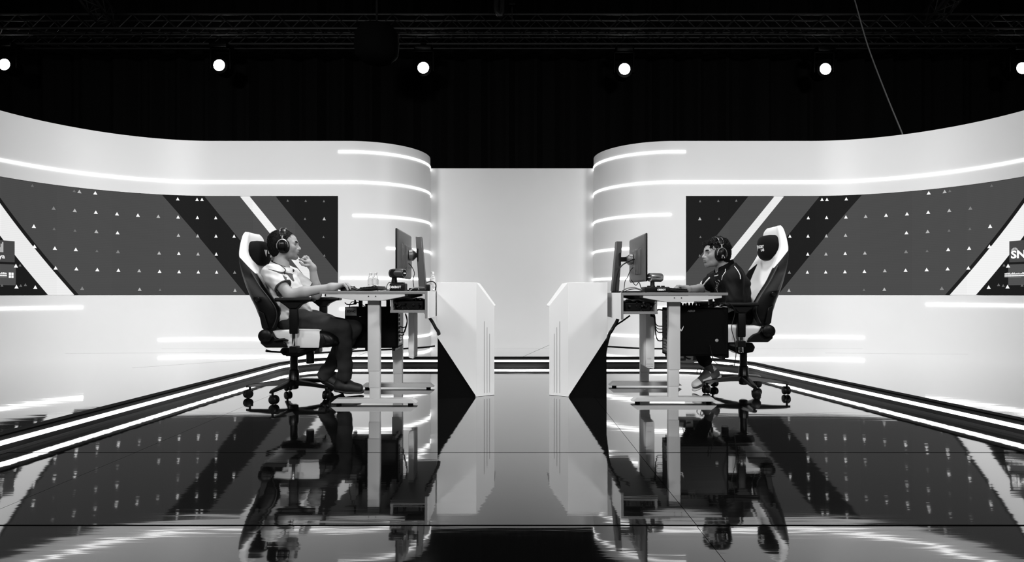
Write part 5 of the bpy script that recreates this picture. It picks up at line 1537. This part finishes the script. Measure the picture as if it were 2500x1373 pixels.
    # open neck and open sleeve ends
    T.cap(neck + A(0.004, 0, 0.022), neck + A(0.05, 0, 0.14), 0.056, 0.072, 0.01, 'cut')
    T.cutplane(neck + A(0, 0, 0.028), A(0.42, 0, 1))
    T.wobble(0.009, 60, 2)
    T.wobble(0.0045, 130, 5)
    for S_, E_ in ((SR, ER), (SL, EL)):
        d_ = (E_ - S_) / np.linalg.norm(E_ - S_); c_ = S_ + (E_ - S_) * 0.66
        e_ = S_ + (E_ - S_) * 1.0
        T.cap(c_ + d_ * 0.001, e_ + d_ * 0.05, 0.049, 0.055, 0.0, 'cut')
        sl = T.sub(np.minimum(c_, e_) - 0.09, np.maximum(c_, e_) + 0.09)
        X, Y, Z = T.x[sl[0]][:, None, None], T.y[sl[1]][None, :, None], T.z[sl[2]][None, None, :]
        pl = ((X - c_[0]) * d_[0] + (Y - c_[1]) * d_[1] + (Z - c_[2]) * d_[2]).astype(np.float32)
        near = np.sqrt((X - c_[0]) ** 2 + (Y - c_[1]) ** 2 + (Z - c_[2]) ** 2) < 0.085
        T.D[sl] = np.where(near, np.maximum(T.D[sl], pl), T.D[sl])
    # grey panels printed on the shoulder
    seg = [(P(656, 657, 4.0), P(676, 663.5, 3.98), 0.0015, 0.0045), (P(676, 663.5, 3.98), P(695, 670, 4.0), 0.0045, 0.0075), (P(693, 669.5, 4.0), P(704, 686, 4.0), 0.010, 0.003)]
    def jersey_panel(c):
        v = np.full(len(c), -0.05)
        for a, b, r0, r1 in seg:
            a, b = np.array(a)[[0, 2]], np.array(b)[[0, 2]]; ab = b - a; q = c[:, [0, 2]]
            t = np.clip(((q - a) @ ab) / (ab @ ab), 0, 1)
            d = np.hypot(*(q - a - t[:, None] * ab).T)
            v = np.maximum(v, np.where(c[:, 1] < 4.15, (r0 + (r1 - r0) * t) - d, -0.05))
        for S_, E_ in ((SR, ER), (SL, EL)):                    # dark hem of the sleeves
            l_ = np.linalg.norm(E_ - S_); d_ = (E_ - S_) / l_; w = (c - S_) @ d_ / l_
            rr = np.linalg.norm(c - S_ - d_ * ((c - S_) @ d_)[:, None], axis=1)
            v = np.maximum(v, np.where(rr < 0.085, np.minimum(w - 0.632, 0.72 - w) * l_, -0.05))
        return v
    tee = vol_obj('jersey', T, 'jersey_panelled', root)
    set_panel(tee, jersey_panel)
    # neck cord with clips, on the cloth
    ring = []
    for a in np.linspace(0, 2 * math.pi, 28, endpoint=False):
        ring.append(neck + A(0.002 + 0.060 * math.cos(a), 0.062 * math.sin(a), 0.026 - 0.026 * math.cos(a)))
    MB().tube(ring, 0.0045, 6, closed=True).build('collar', 'shirt_black', tee)
    seam(tee, 'neck_cord', [(679, 644), (688, 651), (696, 657), (697, 662), (693, 667)], 0.0035, 'cable', tee)
    h_ = surface_hit(tee, 694, 666)
    if h_: MB().ball(h_, (0.008, 0.005, 0.011), 10).build('cord_clip', 'cable', tee)
    h_ = surface_hit(tee, 716, 661)
    if h_: MB().ball(h_, (0.008, 0.005, 0.011), 10).build('cord_clip', 'cable', tee)
    # jeans
    J = Vol(axis(-1.70, -1.05, 0.005), axis(3.99, 4.44, 0.005), axis(0.09, 0.70, 0.005))
    J.cap(pel + A(-0.02, 0, -0.005), pel + A(0.02, 0, 0.035), 0.088, 0.085, 0.04, sq=((0, 1, 0), 1.42))
    for h_, k_, a_, nm in ((hipR, kneeR, ankR, 0), (hipL, kneeL, ankL, 1)):
        J.cap(h_, k_, 0.080, 0.056, 0.03)
        J.cap(k_, k_ + (a_ - k_) * 0.45, 0.055, 0.054, 0.02)
        J.cap(k_ + (a_ - k_) * 0.45, k_ + (a_ - k_) * 1.0, 0.053, 0.050, 0.02)
    for k_, a_ in ((kneeR, ankR), (kneeL, ankL)):
        n_ = (a_ - k_) / np.linalg.norm(a_ - k_); e_ = a_ + n_ * 0.078
        J.cap(e_, e_ + n_ * 0.06, 0.08, 0.085, 0.0, 'cut')
    J.wobble(0.009, 75, 8)
    jeans = vol_obj('jeans', J, 'jeans', root)
    for kn, anc in ((kneeR, ankR), (kneeL, ankL)):
        d = (kn - anc) / np.linalg.norm(kn - anc)
        MB().tube([anc - d * 0.03, anc + d * 0.02, anc + d * 0.09], [0.032, 0.033, 0.036], 14).build('sock', 'sock', root)
    # shoes
    for anc, heel, toe, up in ((ankR, (-1.272, 4.31, 0.024), (-1.086, 4.345, 0.004), (0.05, -0.15, 1)), (ankL, (-1.408, 4.385, 0.086), (-1.232, 4.33, 0.006), (0.35, 0.55, 0.75))):
        U_, S_, q_ = shoe_parts('shoe', anc, heel, toe, up, True)
        sh = vol_obj('shoe', U_, 'shoe_dark', root); vol_obj('sole', S_, 'sole_dark', sh)
        for k in range(4):
            MB().tube([q_(0.40 + 0.08 * k, -0.022, 0.082 - 0.010 * k), q_(0.41 + 0.08 * k, 0, 0.090 - 0.010 * k), q_(0.42 + 0.08 * k, 0.022, 0.082 - 0.010 * k)], 0.0028, 6).build('lace', 'cable', sh)
    hs = empty('headset', H(0, 0, -0.02))
    headset(hs, H, Rm, s, False)
    tag(hs, 'black and silver headset worn by the player in the pale jersey', 'headset', 'headsets on the players')
player_left()

# ------------------------------------------------------------------ player in the black shirt (right)
def player_right():
    root = empty('person', (1.65, 4.43, 0))
    tag(root, 'seated person in a black polo leaning to the right monitor', 'person', 'players at the desks')
    H, Rm, s = head_frame((1.501, 4.415, 1.030), -1, R(8), R(-1))
    neck = A(1.572, 4.43, 0.895)
    SN, EN, WN = A(1.585, 4.285, 0.850), A(1.580, 4.235, 0.650), A(1.440, 4.345, 0.594)       # near (left) arm, hand below the desk edge
    SF, EF, WF = A(1.545, 4.565, 0.846), A(1.520, 4.690, 0.768), A(1.325, 4.535, 0.762)       # far (right) arm on the desk
    pel = A(1.665, 4.43, 0.565)
    hipN, kneeN, ankN = A(1.64, 4.36, 0.555), A(1.265, 4.375, 0.515), A(1.462, 4.42, 0.165)
    hipF, kneeF, ankF = A(1.64, 4.50, 0.555), A(1.245, 4.515, 0.525), A(1.385, 4.545, 0.275)
    V = Vol(axis(1.10, 1.80, 0.0042, (1.38, 1.62), 0.0024), axis(4.16, 4.76, 0.0042, (4.33, 4.51), 0.0026), axis(0.09, 1.19, 0.0042, (0.90, 1.07), 0.0024))
    build_head(V, H, Rm, s, neck)
    V.cap(neck, A(1.61, 4.43, 0.78), 0.06, 0.07, 0.03); V.cap(A(1.61, 4.43, 0.78), pel, 0.075, 0.08, 0.03)
    for S_, E_, W_ in ((SN, EN, WN), (SF, EF, WF)):
        V.cap(neck + A(0, 0, -0.03), S_, 0.045, 0.045, 0.03); V.cap(S_, E_, 0.043, 0.038, 0.02)
        mid = E_ + (W_ - E_) * 0.35
        V.cap(E_, mid, 0.033, 0.034, 0.02); V.cap(mid, W_, 0.034, 0.024, 0.02)
    for h_, k_, a_ in ((hipN, kneeN, ankN), (hipF, kneeF, ankF)):
        V.cap(pel, h_, 0.06, 0.06, 0.02); V.cap(h_, k_, 0.06, 0.045, 0.02); V.cap(k_, a_, 0.043, 0.029, 0.02); 
    # right hand on the mouse
    K = A(1.278, 4.508, 0.782)
    V.cap(WF, K + A(0, -0.018, -0.004), 0.0225, 0.015, 0.02, sq=((0, 1, 0), 1.2)); V.cap(WF, K + A(0, 0.018, -0.004), 0.0225, 0.015, 0.02)
    for i, y in enumerate((-0.030, -0.011, 0.010, 0.031)):
        ln = (0.96, 1.05, 1.0, 0.86)[i]
        b = K + A(0, y, 0)
        finger(V, [b, b + A(-0.030 * ln, y * 0.15, 0.004), b + A(-0.052 * ln, y * 0.2, -0.014), b + A(-0.062 * ln, y * 0.2, -0.032)], 0.0088, 0.0068)
    finger(V, [WF + A(-0.02, -0.028, -0.003), WF + A(-0.045, -0.050, -0.008), WF + A(-0.072, -0.052, -0.014), WF + A(-0.09, -0.046, -0.018)], 0.0115, 0.0075)
    # left hand resting on the thigh
    K = WN + A(-0.068, 0.022, -0.012)
    V.cap(WN, K + A(0, -0.016, 0), 0.0225, 0.015, 0.02); V.cap(WN, K + A(0, 0.018, 0), 0.0225, 0.015, 0.02)
    for i, y in enumerate((-0.028, -0.009, 0.011, 0.030)):
        ln = (0.86, 1.0, 1.05, 0.95)[i]; b = K + A(0, y, 0)
        finger(V, [b, b + A(-0.028 * ln, y * 0.15, -0.003), b + A(-0.046 * ln, y * 0.2, -0.018), b + A(-0.052 * ln, y * 0.2, -0.036)], 0.0086, 0.0066)
    finger(V, [WN + A(-0.02, 0.028, 0.002), WN + A(-0.045, 0.048, -0.004), WN + A(-0.07, 0.055, -0.012)], 0.0115, 0.0078)
    vol_obj('body', V, 'skin_b', root, tone_fn=head_tone(H, Rm, s, 0.6))
    face_bits(root, H, Rm, s)
    hv = Vol(axis(1.34, 1.66, 0.0026), axis(4.29, 4.55, 0.003), axis(0.90, 1.20, 0.0026))
    hair_vol(hv, H, Rm, s, 12, True, 260)
    hair_obj(hv, H, Rm, s, 17, 2000, True, root)
    # polo
    T = Vol(axis(1.38, 1.84, 0.005), axis(4.15, 4.78, 0.005), axis(0.50, 0.98, 0.005))
    T.cap(A(1.602, 4.43, 0.815), A(1.632, 4.43, 0.730), 0.100, 0.108, 0.04, sq=((0, 1, 0), 1.42))
    T.cap(A(1.632, 4.43, 0.730), A(1.660, 4.43, 0.565), 0.108, 0.112, 0.04, sq=((0, 1, 0), 1.32))
    T.cap(A(1.60, 4.43, 0.66), A(1.60, 4.43, 0.60), 0.085, 0.090, 0.05, sq=((0, 1, 0), 1.4))
    T.cap(A(1.625, 4.43, 0.86), A(1.64, 4.43, 0.80), 0.070, 0.085, 0.06, sq=((0, 1, 0), 1.5))
    for S_, E_, fr in ((SN, EN, 0.86), (SF, EF, 0.80)):
        T.cap(neck + A(0.015, 0, -0.03), S_ + A(0, 0, -0.004), 0.058, 0.054, 0.05)
        T.cap(S_, S_ + (E_ - S_) * fr, 0.057, 0.060, 0.03)
    T.cap(A(1.592, 4.43, 0.925), A(1.61, 4.43, 0.86), 0.062, 0.085, 0.05, sq=((0, 1, 0), 1.15))
    T.cutplane(A(1.6, 4.43, 0.555), A(-0.3, 0, -1))
    T.cap(neck + A(-0.006, 0, 0.022), neck + A(-0.05, 0, 0.14), 0.056, 0.072, 0.01, 'cut')
    T.cutplane(neck + A(0, 0, 0.026), A(-0.5, 0, 1))
    T.wobble(0.010, 55, 21); T.wobble(0.005, 120, 22)
    c_ = SF + (EF - SF) * 0.84; d_ = (EF - SF) / np.linalg.norm(EF - SF)
    def polo_panel(c):
        l_ = np.linalg.norm(EF - SF); w = (c - SF) @ d_ / l_; rr = np.linalg.norm(c - SF - d_ * ((c - SF) @ d_)[:, None], axis=1)
        return np.where((rr < 0.085) & (c[:, 1] > 4.58), np.minimum((w - 0.66) * l_, (SF[0] - 0.015 - c[:, 0])), -0.05)
    polo = vol_obj('polo_shirt', T, 'polo_panelled', root)
    set_panel(polo, polo_panel)
    # collar: upright folded band round the neck
    ring = []
    for a in np.linspace(R(35), R(325), 26):
        ca, sa_ = -math.cos(a), math.sin(a)
        b = neck + A(-0.004, 0, 0.018)
        lift = 0.034 * math.cos(a - math.pi)
        p = lambda r, z: b + A(r * ca, r * 1.02 * sa_, z)
        ring.append([p(0.060, -0.005 + lift), p(0.059, 0.030 + lift), p(0.064, 0.036 + lift), p(0.074, 0.006 + lift), p(0.070, -0.004 + lift)])
    MB().loft(ring).build('collar', 'shirt_black', polo, smooth=60)
    for pts in ([(1771, 657), (1771, 664), (1764, 674), (1762, 684)], [(1793, 650), (1802, 662), (1807, 672), (1808, 682)], [(1733, 678), (1724, 688), (1715, 700)]):
        seam(polo, 'piping', pts, 0.0026 if pts[0][0] > 1740 else 0.006, 'print_white', polo)
    for a in ((1745, 673), (1752, 671)): pass
    seam(polo, 'chest_badge', [(1745, 674), (1749, 673.5), (1753, 672)], 0.004, 'print_white', polo)
    # printed figure on the chest: irregular pale marks
    rnd = random.Random(2)
    for k in range(9):
        x = 1752 - 0.5 * k + rnd.uniform(-3, 3); y = 686 + 3.2 * k
        seam(polo, 'chest_print', [(x - 2, y - 2), (x + rnd.uniform(-1, 2), y), (x + 2, y + 2.5)], 0.0022, 'print_grey', polo, 3)
    J = Vol(axis(1.14, 1.80, 0.005), axis(4.24, 4.64, 0.005), axis(0.17, 0.70, 0.005))
    J.cap(pel + A(0.02, 0, -0.005), pel + A(-0.02, 0, 0.03), 0.088, 0.085, 0.04, sq=((0, 1, 0), 1.4))
    for h_, k_, a_ in ((hipN, kneeN, ankN), (hipF, kneeF, ankF)):
        J.cap(h_, k_, 0.080, 0.058, 0.03); J.cap(k_, k_ + (a_ - k_) * 0.45, 0.056, 0.054, 0.02)
        J.cap(k_ + (a_ - k_) * 0.45, k_ + (a_ - k_) * 0.80, 0.054, 0.046, 0.02)
    J.wobble(0.005, 75, 9)
    vol_obj('trousers', J, 'trousers', root)
    for anc, kn in ((ankN, kneeN), (ankF, kneeF)):
        d = (kn - anc) / np.linalg.norm(kn - anc)
        MB().tube([anc - d * 0.02, anc + d * 0.03, anc + d * 0.12], [0.030, 0.031, 0.036], 14).build('sock', 'sock', root)
    for i, (anc, heel, toe, up) in enumerate(((ankN, (1.545, 4.44, 0.108), (1.345, 4.425, 0.004), (-0.42, -0.10, 0.9)), (ankF, (1.425, 4.55, 0.215), (1.235, 4.545, 0.205), (0.05, -0.1, 1)))):
        U_, S_, q_ = shoe_parts('shoe', anc, heel, toe, up, False)
        hl, L = np.array(q_(0, 0, 0)), np.array(q_(1, 0, 0)) - np.array(q_(0, 0, 0))
        upv = np.array(q_(0, 0, 1)) - hl
        def mats(c, hl=hl, L=L, upv=upv):
            a = (c - hl) @ L / (L @ L); z = (c - hl) @ upv
            m = np.zeros(len(c), int)
            m[(a > 0.34) & (a < 0.62) & (z < 0.062)] = 1          # pale quarter
            m[(a > 0.70) & (z > 0.040)] = 1                        # pale toe box
            m[(a < 0.30) & (z > 0.078)] = 1                        # pale collar line
            return m
        sh = vol_obj('shoe', U_, ['shoe_grey', 'shoe_white'], root, mats); vol_obj('sole', S_, 'shoe_white', sh)
        side = -1 if True else 1
        sgn = -1 if (np.array(q_(0, 1, 0)) - hl)[1] > 0 else 1
        sw = [q_(0.34, sgn * 0.041, 0.048), q_(0.46, sgn * 0.046, 0.034), q_(0.58, sgn * 0.047, 0.040), q_(0.66, sgn * 0.043, 0.052)]
        MB().tube(spline(sw, 4), [0.003 + 0.004 * math.sin(math.pi * t) for t in np.linspace(0, 1, 13)], 6).build('side_stripe', 'shoe_dark', sh)
        for k in range(5):
            MB().tube([q_(0.38 + 0.075 * k, -0.024, 0.084 - 0.011 * k), q_(0.39 + 0.075 * k, 0, 0.093 - 0.011 * k), q_(0.40 + 0.075 * k, 0.024, 0.084 - 0.011 * k)], 0.003, 6).build('lace', 'cable', sh)
        for q in (-1, 1):
            MB().tube(spline([q_(0.38, 0, 0.095), q_(0.44, q * 0.012, 0.125), q_(0.56, q * 0.03, 0.12), q_(0.60, q * 0.038, 0.09)], 5), 0.0028, 6).build('lace', 'cable', sh)
    hs = empty('headset', H(0, 0, -0.02))
    headset(hs, H, Rm, s, True)
    tag(hs, 'black and silver headset worn by the player in the black polo', 'headset', 'headsets on the players')
player_right()
